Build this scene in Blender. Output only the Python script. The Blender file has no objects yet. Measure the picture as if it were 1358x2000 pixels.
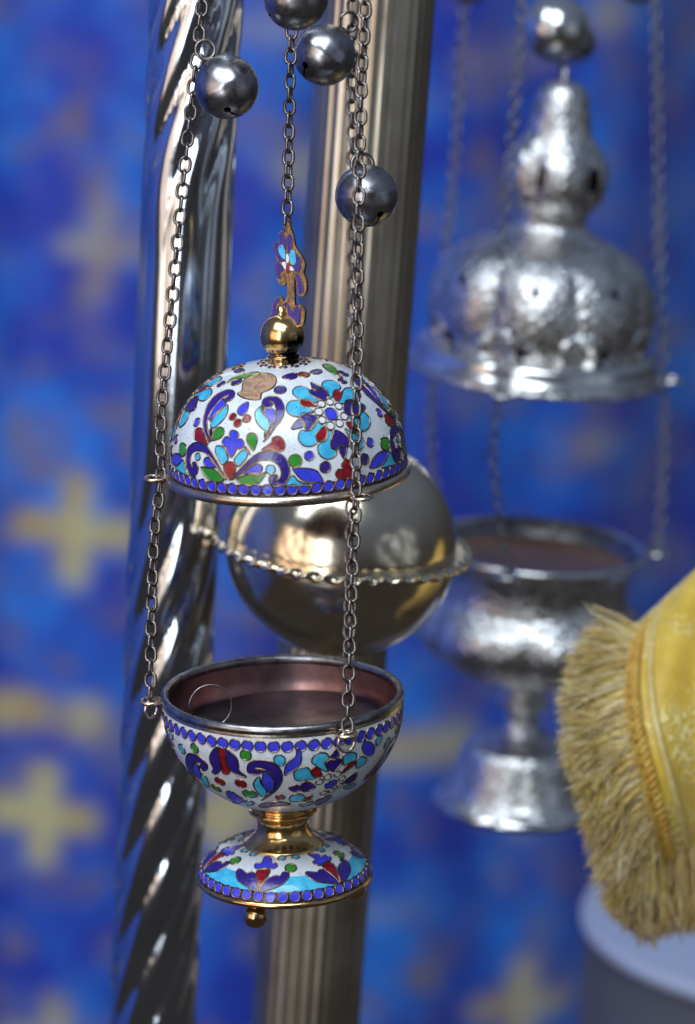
import bpy, bmesh, math, random
import numpy as np
from mathutils import Vector, Matrix
from mathutils.geometry import tessellate_polygon
random.seed(7)
PI = math.pi
R = math.radians

# ------------------------------------------------------------------ camera
F = 6500.0                      # focal length in photo pixels (photo 1358 x 2000)
PITCH, ROLL = R(14.6), R(3.5)
CAM = Vector((0, 0, 1.5))
FWD = Vector((0, math.cos(PITCH), -math.sin(PITCH)))
R0 = Vector((1, 0, 0)); U0 = Vector((0, math.sin(PITCH), math.cos(PITCH)))
RT = R0*math.cos(ROLL) + U0*math.sin(ROLL)
UP = -R0*math.sin(ROLL) + U0*math.cos(ROLL)
sc = bpy.context.scene
col = sc.collection
cd = bpy.data.cameras.new('camera'); cam = bpy.data.objects.new('camera', cd); col.objects.link(cam)
cd.sensor_fit = 'VERTICAL'; cd.sensor_height = 36; cd.sensor_width = 36; cd.lens = 36*F/2000
cd.clip_start = 0.05; cd.clip_end = 60
cd.dof.use_dof = True; cd.dof.focus_distance = 1.283; cd.dof.aperture_fstop = 117/21.0
cd.dof.aperture_blades = 9
B = -FWD
cam.matrix_world = Matrix(((RT.x, UP.x, B.x, CAM.x), (RT.y, UP.y, B.y, CAM.y), (RT.z, UP.z, B.z, CAM.z), (0, 0, 0, 1)))
sc.camera = cam

def P(px, py, Z):
    return CAM + FWD*Z + RT*((px-679)/F*Z) + UP*((1000-py)/F*Z)
def ray(px, py):
    return (FWD + RT*((px-679)/F) + UP*((1000-py)/F)).normalized()

# ------------------------------------------------------------------ world and lamps
w = bpy.data.worlds.new('World'); sc.world = w; w.use_nodes = True
bg = w.node_tree.nodes['Background']; bg.inputs[1].default_value = 1.0
wt = w.node_tree; wtc = wt.nodes.new('ShaderNodeTexCoord'); wsx = wt.nodes.new('ShaderNodeSeparateXYZ'); wrp = wt.nodes.new('ShaderNodeValToRGB')
wmr = wt.nodes.new('ShaderNodeMapRange'); wmr.inputs[1].default_value = -1; wmr.inputs[2].default_value = 1
wt.links.new(wtc.outputs['Generated'], wsx.inputs[0]); wt.links.new(wsx.outputs[2], wmr.inputs[0]); wt.links.new(wmr.outputs[0], wrp.inputs[0]); wt.links.new(wrp.outputs[0], bg.inputs[0])
# dark ground below the horizon, dim shaded surroundings round it, pale sky overhead
el_ = wrp.color_ramp.elements; el_[0].position = 0.40; el_[0].color = (0.036, 0.034, 0.035, 1); el_[1].position = 0.80; el_[1].color = (0.12, 0.155, 0.23, 1)
e_ = el_.new(0.52); e_.color = (0.05, 0.055, 0.07, 1)
def area(name, loc, target, sx, sy, power, colr):
    l = bpy.data.lights.new(name, 'AREA'); l.shape = 'RECTANGLE'; l.size = sx; l.size_y = sy
    l.energy = power; l.color = colr
    o = bpy.data.objects.new(name, l); col.objects.link(o); o.location = loc
    o.rotation_euler = (Vector(target)-Vector(loc)).to_track_quat('-Z', 'Y').to_euler()
    return o
def pattern(o, scale, lo, hi, dark, stretch=(1, 1, 1), detail=2):
    """noise added to the lamp strength to break up its reflections in the metal"""
    l = o.data; l.use_nodes = True; nt = l.node_tree; em = nt.nodes['Emission']
    g = nt.nodes.new('ShaderNodeNewGeometry'); mp = nt.nodes.new('ShaderNodeMapping'); mp.inputs['Scale'].default_value = stretch
    n = nt.nodes.new('ShaderNodeTexNoise'); n.inputs['Scale'].default_value = scale; n.inputs['Detail'].default_value = detail
    r_ = nt.nodes.new('ShaderNodeMapRange'); r_.inputs[1].default_value = lo; r_.inputs[2].default_value = hi; r_.inputs[3].default_value = dark; r_.inputs[4].default_value = 1.0
    nt.links.new(g.outputs['Parametric'], mp.inputs[0]); nt.links.new(mp.outputs[0], n.inputs['Vector'])
    nt.links.new(n.outputs['Fac'], r_.inputs[0]); nt.links.new(r_.outputs[0], em.inputs['Strength'])
TGT = (0, 1.3, 1.15)
pattern(area('daylight_overhead', (-0.5, 0.25, 2.9), TGT, 2.0, 1.2, 80, (0.80, 0.90, 1.0)), 1.6, .35, .62, 0.35, (2.0, 1.0, 1))
pattern(area('daylight_doorway', (-1.0, -1.6, 1.65), TGT, 0.7, 2.3, 50, (0.86, 0.93, 1.0)), 2.0, .36, .60, 0.3, (1.2, 2.2, 1))
pattern(area('right_reflection_lamp', (2.3, 0.0, 1.5), TGT, 2.2, 1.7, 7, (0.72, 0.85, 1.0)), 1.8, .45, .60, 0.05, (2.6, 1.3, 1))  # added dim lamp so that metal edges on the right reflect something
pattern(area('warm_side', (-1.95, -0.65, 1.45), TGT, 1.9, 1.8, 32, (1.0, 0.77, 0.60)), 2.2, .42, .58, 0.06, (3.0, 1.2, 1))
sc.view_settings.view_transform = 'Standard'; sc.view_settings.look = 'None'
sc.view_settings.exposure = 0.0; sc.view_settings.gamma = 1.0; sc.view_settings.use_curve_mapping = False

# ------------------------------------------------------------------ materials
def mat(name, base, metal=0.0, rough=0.4, spec=None, coat=0.0, bump=0.0, bscale=200, bdet=3, var=None, vscale=60, rvar=0.0, sheen=0.0):
    m = bpy.data.materials.new(name); m.use_nodes = True
    nt = m.node_tree; b = nt.nodes['Principled BSDF']
    b.inputs['Base Color'].default_value = (*base, 1); b.inputs['Metallic'].default_value = metal
    b.inputs['Roughness'].default_value = rough
    if spec is not None: b.inputs['Specular IOR Level'].default_value = spec
    b.inputs['Coat Weight'].default_value = coat; b.inputs['Coat Roughness'].default_value = 0.06
    if sheen: b.inputs['Sheen Weight'].default_value = sheen
    tc = nt.nodes.new('ShaderNodeTexCoord')
    def noise(scale, det=3, rgh=0.55):
        n = nt.nodes.new('ShaderNodeTexNoise'); n.inputs['Scale'].default_value = scale
        n.inputs['Detail'].default_value = det; n.inputs['Roughness'].default_value = rgh
        nt.links.new(tc.outputs['Object'], n.inputs['Vector']); return n
    if var is not None:
        n = noise(vscale, 4); mx = nt.nodes.new('ShaderNodeMix'); mx.data_type = 'RGBA'
        mr = nt.nodes.new('ShaderNodeMapRange'); mr.inputs[1].default_value = 0.38; mr.inputs[2].default_value = 0.66
        nt.links.new(n.outputs['Fac'], mr.inputs[0]); nt.links.new(mr.outputs[0], mx.inputs['Factor'])
        mx.inputs[6].default_value = (*base, 1); mx.inputs[7].default_value = (*var, 1)
        nt.links.new(mx.outputs[2], b.inputs['Base Color'])
    if rvar:
        n = noise(vscale*1.7, 4); mr = nt.nodes.new('ShaderNodeMapRange')
        mr.inputs[1].default_value = 0.3; mr.inputs[2].default_value = 0.7
        mr.inputs[3].default_value = max(0.02, rough-rvar); mr.inputs[4].default_value = rough+rvar
        nt.links.new(n.outputs['Fac'], mr.inputs[0]); nt.links.new(mr.outputs[0], b.inputs['Roughness'])
    if bump:
        n = noise(bscale, bdet); bp = nt.nodes.new('ShaderNodeBump'); bp.inputs['Strength'].default_value = 1.0
        bp.inputs['Distance'].default_value = bump
        nt.links.new(n.outputs['Fac'], bp.inputs['Height']); nt.links.new(bp.outputs[0], b.inputs['Normal'])
    return m
M = {}
def en(name, c, v):
    m = M[name] = mat('enamel_'+name, c, 0, 0.17, coat=0.12, bump=0.00014, bscale=620, var=v, vscale=260)
    nt = m.node_tree; b = nt.nodes['Principled BSDF']; src = b.inputs['Base Color'].links[0].from_socket
    tc = [n for n in nt.nodes if n.type == 'TEX_COORD'][0]
    n = nt.nodes.new('ShaderNodeTexNoise'); n.inputs['Scale'].default_value = 1100; n.inputs['Detail'].default_value = 1; nt.links.new(tc.outputs['Object'], n.inputs['Vector'])
    r_ = nt.nodes.new('ShaderNodeMapRange'); r_.inputs[1].default_value = 0.70; r_.inputs[2].default_value = 0.76; r_.inputs[4].default_value = 0.8; nt.links.new(n.outputs['Fac'], r_.inputs[0])
    x = nt.nodes.new('ShaderNodeMix'); x.data_type = 'RGBA'; nt.links.new(r_.outputs[0], x.inputs['Factor']); nt.links.new(src, x.inputs[6])
    x.inputs[7].default_value = (0.03, 0.03, 0.05, 1); nt.links.new(x.outputs[2], b.inputs['Base Color'])
en('white', (0.64, 0.675, 0.71), (0.57, 0.62, 0.67)); en('navy', (0.022, 0.010, 0.15), (0.03, 0.014, 0.21))
en('blue', (0.035, 0.045, 0.56), (0.055, 0.06, 0.64)); en('turq', (0.035, 0.34, 0.58), (0.075, 0.50, 0.72))
en('red', (0.17, 0.003, 0.010), (0.30, 0.008, 0.02)); en('green', (0.025, 0.19, 0.025), (0.035, 0.26, 0.03))
en('black', (0.012, 0.010, 0.035), (0.02, 0.015, 0.05))
M['wire'] = mat('cloison_wire', (0.34, 0.24, 0.14), 1, 0.34, var=(0.12, 0.08, 0.05), vscale=600)
M['gold'] = mat('gilt_metal', (0.78, 0.50, 0.20), 1, 0.17, var=(0.60, 0.38, 0.16), vscale=90, rvar=0.06, bump=0.00004, bscale=300)
M['finial_gold'] = mat('aged_gilt', (0.34, 0.23, 0.12), 1, 0.34, var=(0.18, 0.12, 0.07), vscale=260, rvar=0.1, bump=0.0005, bscale=330)
M['rim'] = mat('worn_gilt_rim', (0.76, 0.60, 0.42), 1, 0.27, var=(0.56, 0.48, 0.42), vscale=120, rvar=0.08, bump=0.00006, bscale=500)
M['steel'] = mat('tarnished_silver', (0.36, 0.35, 0.37), 1, 0.31, var=(0.20, 0.18, 0.18), vscale=150, rvar=0.09, bump=0.00012, bscale=220)
M['bell'] = mat('tarnished_bell', (0.38, 0.37, 0.39), 1, 0.30, var=(0.21, 0.19, 0.19), vscale=130, rvar=0.09, bump=0.0009, bscale=75, bdet=2)
M['chain'] = mat('chain_metal', (0.27, 0.24, 0.22), 1, 0.30, var=(0.15, 0.12, 0.10), vscale=300, rvar=0.06)
M['silver'] = mat('embossed_silver', (0.88, 0.87, 0.85), 1, 0.29, var=(0.52, 0.49, 0.46), vscale=150, rvar=0.08, bump=0.0011, bscale=260, bdet=4)
nt = M['silver'].node_tree; bpn = [n for n in nt.nodes if n.type == 'BUMP'][0]; h0 = bpn.inputs['Height'].links[0].from_socket
tcs = [n for n in nt.nodes if n.type == 'TEX_COORD'][0]
va = nt.nodes.new('ShaderNodeTexVoronoi'); va.inputs['Scale'].default_value = 380; nt.links.new(tcs.outputs['Object'], va.inputs['Vector'])
m1 = nt.nodes.new('ShaderNodeMath'); m1.operation = 'MULTIPLY_ADD'; m1.inputs[1].default_value = -0.8; nt.links.new(va.outputs['Distance'], m1.inputs[0]); nt.links.new(h0, m1.inputs[2])
nt.links.new(m1.outputs[0], bpn.inputs['Height']); bpn.inputs['Distance'].default_value = 0.0006
M['silver_plain'] = mat('plain_silver', (0.84, 0.84, 0.83), 1, 0.20, var=(0.66, 0.63, 0.60), vscale=60, rvar=0.05, bump=0.00015, bscale=90)
M['chrome'] = mat('polished_chrome', (0.66, 0.71, 0.78), 1, 0.10, var=(0.54, 0.58, 0.64), vscale=25, bump=0.0001, bscale=40)
M['brass_pale'] = mat('pale_polished_brass', (0.80, 0.70, 0.53), 1, 0.17, var=(0.70, 0.58, 0.42), vscale=45, rvar=0.05, bump=0.00025, bscale=40)
M['bronze'] = mat('fluted_pewter_gilt', (0.58, 0.52, 0.42), 1, 0.38, var=(0.45, 0.38, 0.29), vscale=25, rvar=0.05)
M['copper'] = mat('copper_lining', (0.44, 0.24, 0.22), 1, 0.37, var=(0.12, 0.09, 0.095), vscale=38, rvar=0.08, bump=0.0002, bscale=120)
M['copper_bright'] = mat('worn_copper', (0.80, 0.46, 0.28), 1, 0.42, var=(0.50, 0.32, 0.22), vscale=45, rvar=0.08, bump=0.0003, bscale=90)
M['liner'] = mat('sooty_liner', (0.16, 0.13, 0.15), 1, 0.34, var=(0.09, 0.075, 0.085), vscale=60, rvar=0.1, bump=0.0002, bscale=150)
M['engraved'] = mat('engraved_medallion', (0.60, 0.38, 0.24), 0.55, 0.45, var=(0.50, 0.30, 0.18), vscale=400, bump=0.0001, bscale=900)
M['dark'] = mat('engraving_dark', (0.34, 0.21, 0.13), 0.5, 0.5)
M['white_top'] = mat('white_table_cover', (0.50, 0.57, 0.76), 0, 0.6, bump=0.0004, bscale=60)  # bluish cast of the shade put into the white base colour
M['grey_side'] = mat('grey_drum_side', (0.10, 0.10, 0.13), 0, 0.55, var=(0.08, 0.08, 0.10), vscale=12)

# soot on the gilt ball
m = M['gold_soot'] = M['gold'].copy(); nt = m.node_tree; b = nt.nodes['Principled BSDF']
src = b.inputs['Base Color'].links[0].from_socket
tc = nt.nodes.new('ShaderNodeTexCoord'); vd = nt.nodes.new('ShaderNodeVectorMath'); vd.operation = 'DISTANCE'
vd.inputs[1].default_value = (0.0058, -0.0055, 0.0058); nt.links.new(tc.outputs['Object'], vd.inputs[0])
nz = nt.nodes.new('ShaderNodeTexNoise'); nz.inputs['Scale'].default_value = 420; nt.links.new(tc.outputs['Object'], nz.inputs['Vector'])
ma = nt.nodes.new('ShaderNodeMath'); ma.operation = 'MULTIPLY_ADD'; ma.inputs[1].default_value = 0.007
nt.links.new(nz.outputs['Fac'], ma.inputs[0]); nt.links.new(vd.outputs['Value'], ma.inputs[2])
mr = nt.nodes.new('ShaderNodeMapRange'); mr.inputs[1].default_value = 0.0090; mr.inputs[2].default_value = 0.0120
mr.inputs[3].default_value = 1; mr.inputs[4].default_value = 0; nt.links.new(ma.outputs[0], mr.inputs[0])
mx = nt.nodes.new('ShaderNodeMix'); mx.data_type = 'RGBA'; nt.links.new(mr.outputs[0], mx.inputs['Factor'])
nt.links.new(src, mx.inputs[6]); mx.inputs[7].default_value = (0.012, 0.009, 0.008, 1); nt.links.new(mx.outputs[2], b.inputs['Base Color'])

# ------------------------------------------------------------------ helpers
def mesh(name, verts, faces, mats, midx=None, smooth=True):
    me = bpy.data.meshes.new(name); me.from_pydata([tuple(v) for v in verts], [], [tuple(f) for f in faces])
    for k in mats: me.materials.append(M[k] if isinstance(k, str) else k)
    if midx is not None: me.polygons.foreach_set('material_index', midx)
    if smooth: me.polygons.foreach_set('use_smooth', [True]*len(me.polygons))
    me.update(); return me
def link(name, data, parent=None, mw=None):
    o = bpy.data.objects.new(name, data); col.objects.link(o)
    if parent is not None: o.parent = parent
    if mw is not None: o.matrix_local = mw
    return o
def tag(o, label=None, cat=None, kind=None, group=None):
    if label: o['label'] = label
    if cat: o['category'] = cat
    if kind: o['kind'] = kind
    if group: o['group'] = group
    return o
def lathe(prof, n=96, mod=None, closed=False, hole=None):
    """prof: (r,h) list -> verts, faces; mod(r,h,phi)->r ; hole(r,h,phi)->bool drops faces"""
    V, Fc = [], []
    k = len(prof)
    for (r, h) in prof:
        for j in range(n):
            a = 2*PI*j/n; rr = mod(r, h, a) if mod else r
            V.append((rr*math.cos(a), rr*math.sin(a), h))
    m_ = k if closed else k-1
    for i in range(m_):
        i2 = (i+1) % k
        for j in range(n):
            j2 = (j+1) % n
            if hole and hole(0.5*(prof[i][0]+prof[i2][0]), 0.5*(prof[i][1]+prof[i2][1]), 2*PI*(j+0.5)/n): continue
            Fc.append((i*n+j, i*n+j2, i2*n+j2, i2*n+j))
    return V, Fc
def dense(prof, step):
    out = []
    for (a, b_) in zip(prof[:-1], prof[1:]):
        L = math.hypot(b_[0]-a[0], b_[1]-a[1]); n = max(1, int(L/step))
        for i in range(n): out.append((a[0]+(b_[0]-a[0])*i/n, a[1]+(b_[1]-a[1])*i/n))
    out.append(prof[-1]); return out
def crom(pts, n, closed=False):
    """Catmull-Rom; pts tuples of any length"""
    p = [np.array(q, float) for q in pts]; out = []; k = len(p)
    segs = k if closed else k-1
    for i in range(segs):
        if closed: a, b_, c, d = p[(i-1) % k], p[i], p[(i+1) % k], p[(i+2) % k]
        else: a, b_, c, d = p[max(i-1, 0)], p[i], p[i+1], p[min(i+2, k-1)]
        for j in range(n):
            t = j/n
            out.append(0.5*((2*b_)+(-a+c)*t+(2*a-5*b_+4*c-d)*t*t+(-a+3*b_-3*c+d)*t**3))
    if not closed: out.append(p[-1])
    return out
def tube(path, rad, n=8, closed=False, caps=True):
    """path: list of Vector; rad float or list"""
    pts = [Vector(q) for q in path]; k = len(pts); V, Fc = [], []
    if not hasattr(rad, '__len__'): rad = [rad]*k
    def tan(i):
        if closed: return (pts[(i+1) % k]-pts[(i-1) % k]).normalized()
        return (pts[min(i+1, k-1)]-pts[max(i-1, 0)]).normalized()
    t0 = tan(0); ref = Vector((0, 0, 1)) if abs(t0.z) < 0.9 else Vector((1, 0, 0))
    nrm = t0.cross(ref).normalized()
    for i in range(k):
        t = tan(i); nrm = (nrm - t*nrm.dot(t)).normalized(); bn = t.cross(nrm)
        for j in range(n):
            a = 2*PI*j/n; V.append(pts[i]+(nrm*math.cos(a)+bn*math.sin(a))*rad[i])
    for i in range(k if closed else k-1):
        i2 = (i+1) % k
        for j in range(n):
            j2 = (j+1) % n; Fc.append((i*n+j, i*n+j2, i2*n+j2, i2*n+j))
    if not closed and caps:
        Fc.append(tuple(range(n-1, -1, -1))); Fc.append(tuple((k-1)*n+j for j in range(n)))
    return V, Fc
def torus(Rm, r, n=48, m_=10, sx=1.0, sy=1.0):
    return tube([Vector((Rm*sx*math.cos(2*PI*i/n), Rm*sy*math.sin(2*PI*i/n), 0)) for i in range(n)], r, m_, closed=True)
def join(*parts):
    V, Fc = [], []
    for v, f in parts:
        o = len(V); V += [Vector(q) for q in v]; Fc += [tuple(i+o for i in q) for q in f]
    return V, Fc
def xf(vf, mtx): return [mtx @ Vector(v) for v in vf[0]], vf[1]
def sphere(r, n=48, m_=24):
    return lathe([(r*math.sin(PI*(0.002+0.996*i/m_)), r*math.cos(PI*(0.002+0.996*i/m_))) for i in range(m_+1)], n)
def frame(origin, tilt_deg, p=PITCH, spin=0.0):
    """local z = axis that leans left by tilt in the picture; local x = picture right; local y = away"""
    t = R(tilt_deg)
    a = (RT*(-math.sin(t)*math.cos(p)) + UP*(math.cos(t)*math.cos(p)) - FWD*math.sin(p)).normalized()
    X = (RT - a*RT.dot(a)).normalized(); Y = a.cross(X)
    m_ = Matrix(((X.x, Y.x, a.x, origin.x), (X.y, Y.y, a.y, origin.y), (X.z, Y.z, a.z, origin.z), (0, 0, 0, 1)))
    return m_ @ Matrix.Rotation(spin, 4, 'Z')
def align(origin, zdir, xhint=Vector((1, 0, 0))):
    z = Vector(zdir).normalized(); x = (Vector(xhint) - z*Vector(xhint).dot(z))
    if x.length < 1e-4: x = Vector((0, 1, 0)) - z*z.y
    x.normalize(); y = z.cross(x)
    return Matrix(((x.x, y.x, z.x, origin[0]), (x.y, y.y, z.y, origin[1]), (x.z, y.z, z.z, origin[2]), (0, 0, 0, 1)))

# ------------------------------------------------------------------ curtain
CY = 3.05
def onc(px, py):
    d = ray(px, py); t = (CY-CAM.y)/d.y; q = CAM + d*t; return q.x, q.z
nx, nz_ = 460, 240; X0, X1, Z0, Z1 = -2.7, 1.9, -0.35, 2.05
pxm = 3.15/F
crosses = []
for (px, py, aw, ah, th, wt) in [(195, 490, 85, 105, 42, .55), (145, 1040, 125, 112, 60, 1.0), (82, 1597, 112, 112, 62, 1.0), (440, 1600, 90, 75, 70, .9),
                                 (600, 345, 62, 48, 60, .55), (1035, 1680, 95, 75, 48, .6), (1215, 70, 48, 42, 60, .5), (1010, 150, 110, 60, 40, .35),
                                 (545, 60, 90, 40, 50, .3), (1010, 790, 60, 60, 50, .25), (1190, 960, 60, 45, 60, .35), (740, 1850, 80, 20, 30, .3)]:
    x, z = onc(px, py); crosses.append((x, z, aw*pxm, ah*pxm, th*pxm/2, wt))
bx0, bz0 = onc(120, 1400); bx1, bz1 = onc(820, 1525)
# the woven lattice goes on beyond the part in view
for i in range(-6, 7):
    for j in range(-4, 5):
        x = crosses[1][0] + i*0.235 + (0.11 if j % 2 else 0); z = crosses[1][1] + j*0.265
        if -0.42 < x < 0.40 and 0.25 < z < 1.30: continue
        crosses.append((x, z, 0.055, 0.055, 0.014, .8))
gx = np.linspace(X0, X1, nx); gz = np.linspace(Z0, Z1, nz_)
GX, GZ = np.meshgrid(gx, gz)
def box(d, hw, s): return 1/(1+np.exp((np.abs(d)-hw)/s))
mask = np.zeros_like(GX)
for (x, z, a, h, t, wt) in crosses:
    dx, dz = GX-x, GZ-z
    c = np.maximum(box(dx, a, .004)*box(dz, t, .003), box(dx, t, .003)*box(dz, h, .004))
    mask = np.maximum(mask, c*wt)
bandl = box(GZ-bz0, 0.019, .003)*box(GX-onc(60, 1400)[0]+0.30, 0.37, .006)
bandr = box(GZ-bz1, 0.020, .003)*box(GX-bx1, 0.055, .006)
bandl *= 1-0.55*np.exp(-((GX-onc(115, 1400)[0])/0.014)**2)
mask = np.maximum(mask, np.maximum(bandl*0.85, bandr*0.75))
GYd = 0.10*np.log1p(np.exp((GX-0.04)/0.10)) - 0.13*np.log1p(np.exp((-GX-0.75)/0.10)) + 0.012*np.sin(GX*17+0.6) + 0.008*np.sin(GX*39+1.3) + 0.004*np.sin(GX*8+GZ*3)  # right bent away from the lamps to dim, unseen left bent forward for reflections
V = np.stack([GX, CY+GYd, GZ], -1).reshape(-1, 3)
ii = np.arange(nx*nz_).reshape(nz_, nx)
Fq = np.stack([ii[:-1, :-1], ii[:-1, 1:], ii[1:, 1:], ii[1:, :-1]], -1).reshape(-1, 4)
me = bpy.data.meshes.new('blue_curtain'); me.from_pydata(V.tolist(), [], Fq.tolist())
at = me.attributes.new('woven_gold', 'FLOAT', 'POINT'); at.data.foreach_set('value', mask.reshape(-1).astype(np.float32))
me.polygons.foreach_set('use_smooth', [True]*len(me.polygons))
m = bpy.data.materials.new('blue_brocade'); m.use_nodes = True; nt = m.node_tree; b = nt.nodes['Principled BSDF']
b.inputs['Roughness'].default_value = 0.55; b.inputs['Sheen Weight'].default_value = 0.2
tc = nt.nodes.new('ShaderNodeTexCoord')
def nz2(s, d=3):
    n = nt.nodes.new('ShaderNodeTexNoise'); n.inputs['Scale'].default_value = s; n.inputs['Detail'].default_value = d
    nt.links.new(tc.outputs['Object'], n.inputs['Vector']); return n
def rng(sock, a, c, lo=0, hi=1):
    r_ = nt.nodes.new('ShaderNodeMapRange'); r_.inputs[1].default_value = a; r_.inputs[2].default_value = c
    r_.inputs[3].default_value = lo; r_.inputs[4].default_value = hi; nt.links.new(sock, r_.inputs[0]); return r_.outputs[0]
def mixc(f, a, c):
    x_ = nt.nodes.new('ShaderNodeMix'); x_.data_type = 'RGBA'; nt.links.new(f, x_.inputs['Factor'])
    for k, q in ((6, a), (7, c)):
        if isinstance(q, tuple): x_.inputs[k].default_value = (*q, 1)
        else: nt.links.new(q, x_.inputs[k])
    return x_.outputs[2]
c1 = mixc(rng(nz2(10, 3).outputs['Fac'], .40, .62), (0.016, 0.055, 0.54), (0.022, 0.24, 0.92))
c1 = mixc(rng(nz2(42, 3).outputs['Fac'], .45, .62, 0, .6), c1, (0.014, 0.040, 0.44))
c2 = mixc(rng(nz2(14, 4).outputs['Fac'], .50, .68, 0, .75), c1, (0.20, 0.19, 0.38))
c3 = mixc(rng(nz2(21, 3).outputs['Fac'], .57, .70, 0, .65), c2, (0.32, 0.22, 0.12))
an = nt.nodes.new('ShaderNodeAttribute'); an.attribute_name = 'woven_gold'
gw = mixc(rng(nz2(24, 2).outputs['Fac'], .45, .62), (0.70, 0.64, 0.30), (0.60, 0.43, 0.12))
c4 = mixc(an.outputs['Fac'], c3, gw); nt.links.new(c4, b.inputs['Base Color'])
me.materials.append(m)
curt = link('blue_curtain', me)
tag(curt, 'blue brocade curtain woven with pale gold crosses, hanging behind everything', 'curtain')

# ------------------------------------------------------------------ posts
def vline(pa, Za, pb):
    """end points of a post that keeps its distance (world y) from the top to the bottom of the picture"""
    A = P(pa[0], pa[1], Za); d = ray(*pb); t = (A.y-CAM.y)/d.y; return A, CAM + d*t
def extend(A, Bq, ztop, zbot):
    d = (A-Bq)/(A.z-Bq.z); return A + d*(ztop-A.z), A + d*(zbot-A.z)
# twisted chrome post
A, Bq = vline((384, 0), 1.375, (298, 2000)); T, Bo = extend(A, Bq, 1.85, 0.0)
L = (T-Bo).length; rad = 93/F*1.375
zt = [(A.z-(A.z-Bq.z)*y/2000) for y in range(0, 2001)]
ks = 330; V, Fc = [], []; nn = 144; tw = 0.0
mt = align(Bo, T-Bo, Vector((1, 0, 0)))
def hy(h):   # picture row of a height on the post
    z = Bo.z + (T.z-Bo.z)*h/L; return (A.z-z)/(A.z-Bq.z)*2000
for i in range(ks+1):
    h = L*i/ks; y = hy(h)
    s = 1/(1+math.exp(-(y-930)/50)) + 1/(1+math.exp((y-330)/40))
    tw += (0.0050*s)*2000/(A.z-Bq.z)*(L/ks)
    amp = 0.125*min(1, s+0.06)
    for j in range(nn):
        a = 2*PI*j/nn
        rr = rad*(1 - amp + amp*abs(math.cos(4*(a-tw)))**0.8*1.0)
        V.append((rr*math.cos(a), rr*math.sin(a), h))
for i in range(ks):
    for j in range(nn):
        j2 = (j+1) % nn; Fc.append((i*nn+j, i*nn+j2, (i+1)*nn+j2, (i+1)*nn+j))
Fc.append(tuple(range(nn-1, -1, -1))); Fc.append(tuple(ks*nn+j for j in range(nn)))
o = link('twisted_post', mesh('twisted_post', V, Fc, ['chrome']), None, mt)
tag(o, 'polished chrome post twisted in spiral ridges, left of the enamelled censer', 'post')

# fluted post with knob
ZF = 1.425
A, Bq = vline((737, 0), ZF-0.02, (597, 2000)); T, Bo = extend(A, Bq, 1.85, 0.0)
fp = tag(link('fluted_post', None), 'vertically fluted bronze coloured post with a round brass knob, behind the enamelled censer', 'post')
FPM = align(Bo, T-Bo); fp.matrix_local = FPM; L = (T-Bo).length; rad = 112/F*ZF
V, Fc = lathe([(rad, 0), (rad, L*.25), (rad, L*.5), (rad, L*.75), (rad, L)], 336, mod=lambda r, h, a: r*(1-0.040*abs(math.sin(16*a))**0.7*(0.65+0.35*math.sin(3*a+1))))
n_ = 336; Fc.append(tuple(range(n_-1, -1, -1))); Fc.append(tuple(4*n_+j for j in range(n_)))
link('shaft', mesh('shaft', V, Fc, ['bronze']), fp)
kc = P(667, 1065, ZF); kr = 226/F*ZF
inv = FPM.inverted()
kb = link('knob', mesh('knob', *lathe([(kr*math.sin(PI*(0.12+0.76*i/40))*(1 if abs(i-20) > 0 else 0.99), 0.965*kr*math.cos(PI*(0.12+0.76*i/40))) for i in range(41)], 128), ['brass_pale']), fp)
kb.matrix_local = inv @ frame(kc, -5.0)
Rr = 247/F*ZF; rr = 10/F*ZF
V, Fc = [], []; N = 720; mm = 14
for i in range(N):
    a = 2*PI*i/N; tws = 22*a
    for j in range(mm):
        q = 2*PI*j/mm; ex, ez = math.cos(q)*1.15, math.sin(q)*0.62
        c, s = math.cos(tws), math.sin(tws); x, z = ex*c-ez*s, ex*s+ez*c
        V.append(((Rr+x*rr)*math.cos(a), (Rr+x*rr)*math.sin(a), z*rr))
for i in range(N):
    for j in range(mm):
        Fc.append((i*mm+j, i*mm+(j+1) % mm, ((i+1) % N)*mm+(j+1) % mm, ((i+1) % N)*mm+j))
link('rope_collar', mesh('rope_collar', V, Fc, ['brass_pale']), kb)
V, Fc = lathe([(kr*.96, .0016), (Rr, .0016), (Rr, -.0016), (kr*.96, -.0016)], 128, closed=True)
link('flange', mesh('flange', V, Fc, ['brass_pale'], smooth=False), kb)

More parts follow.
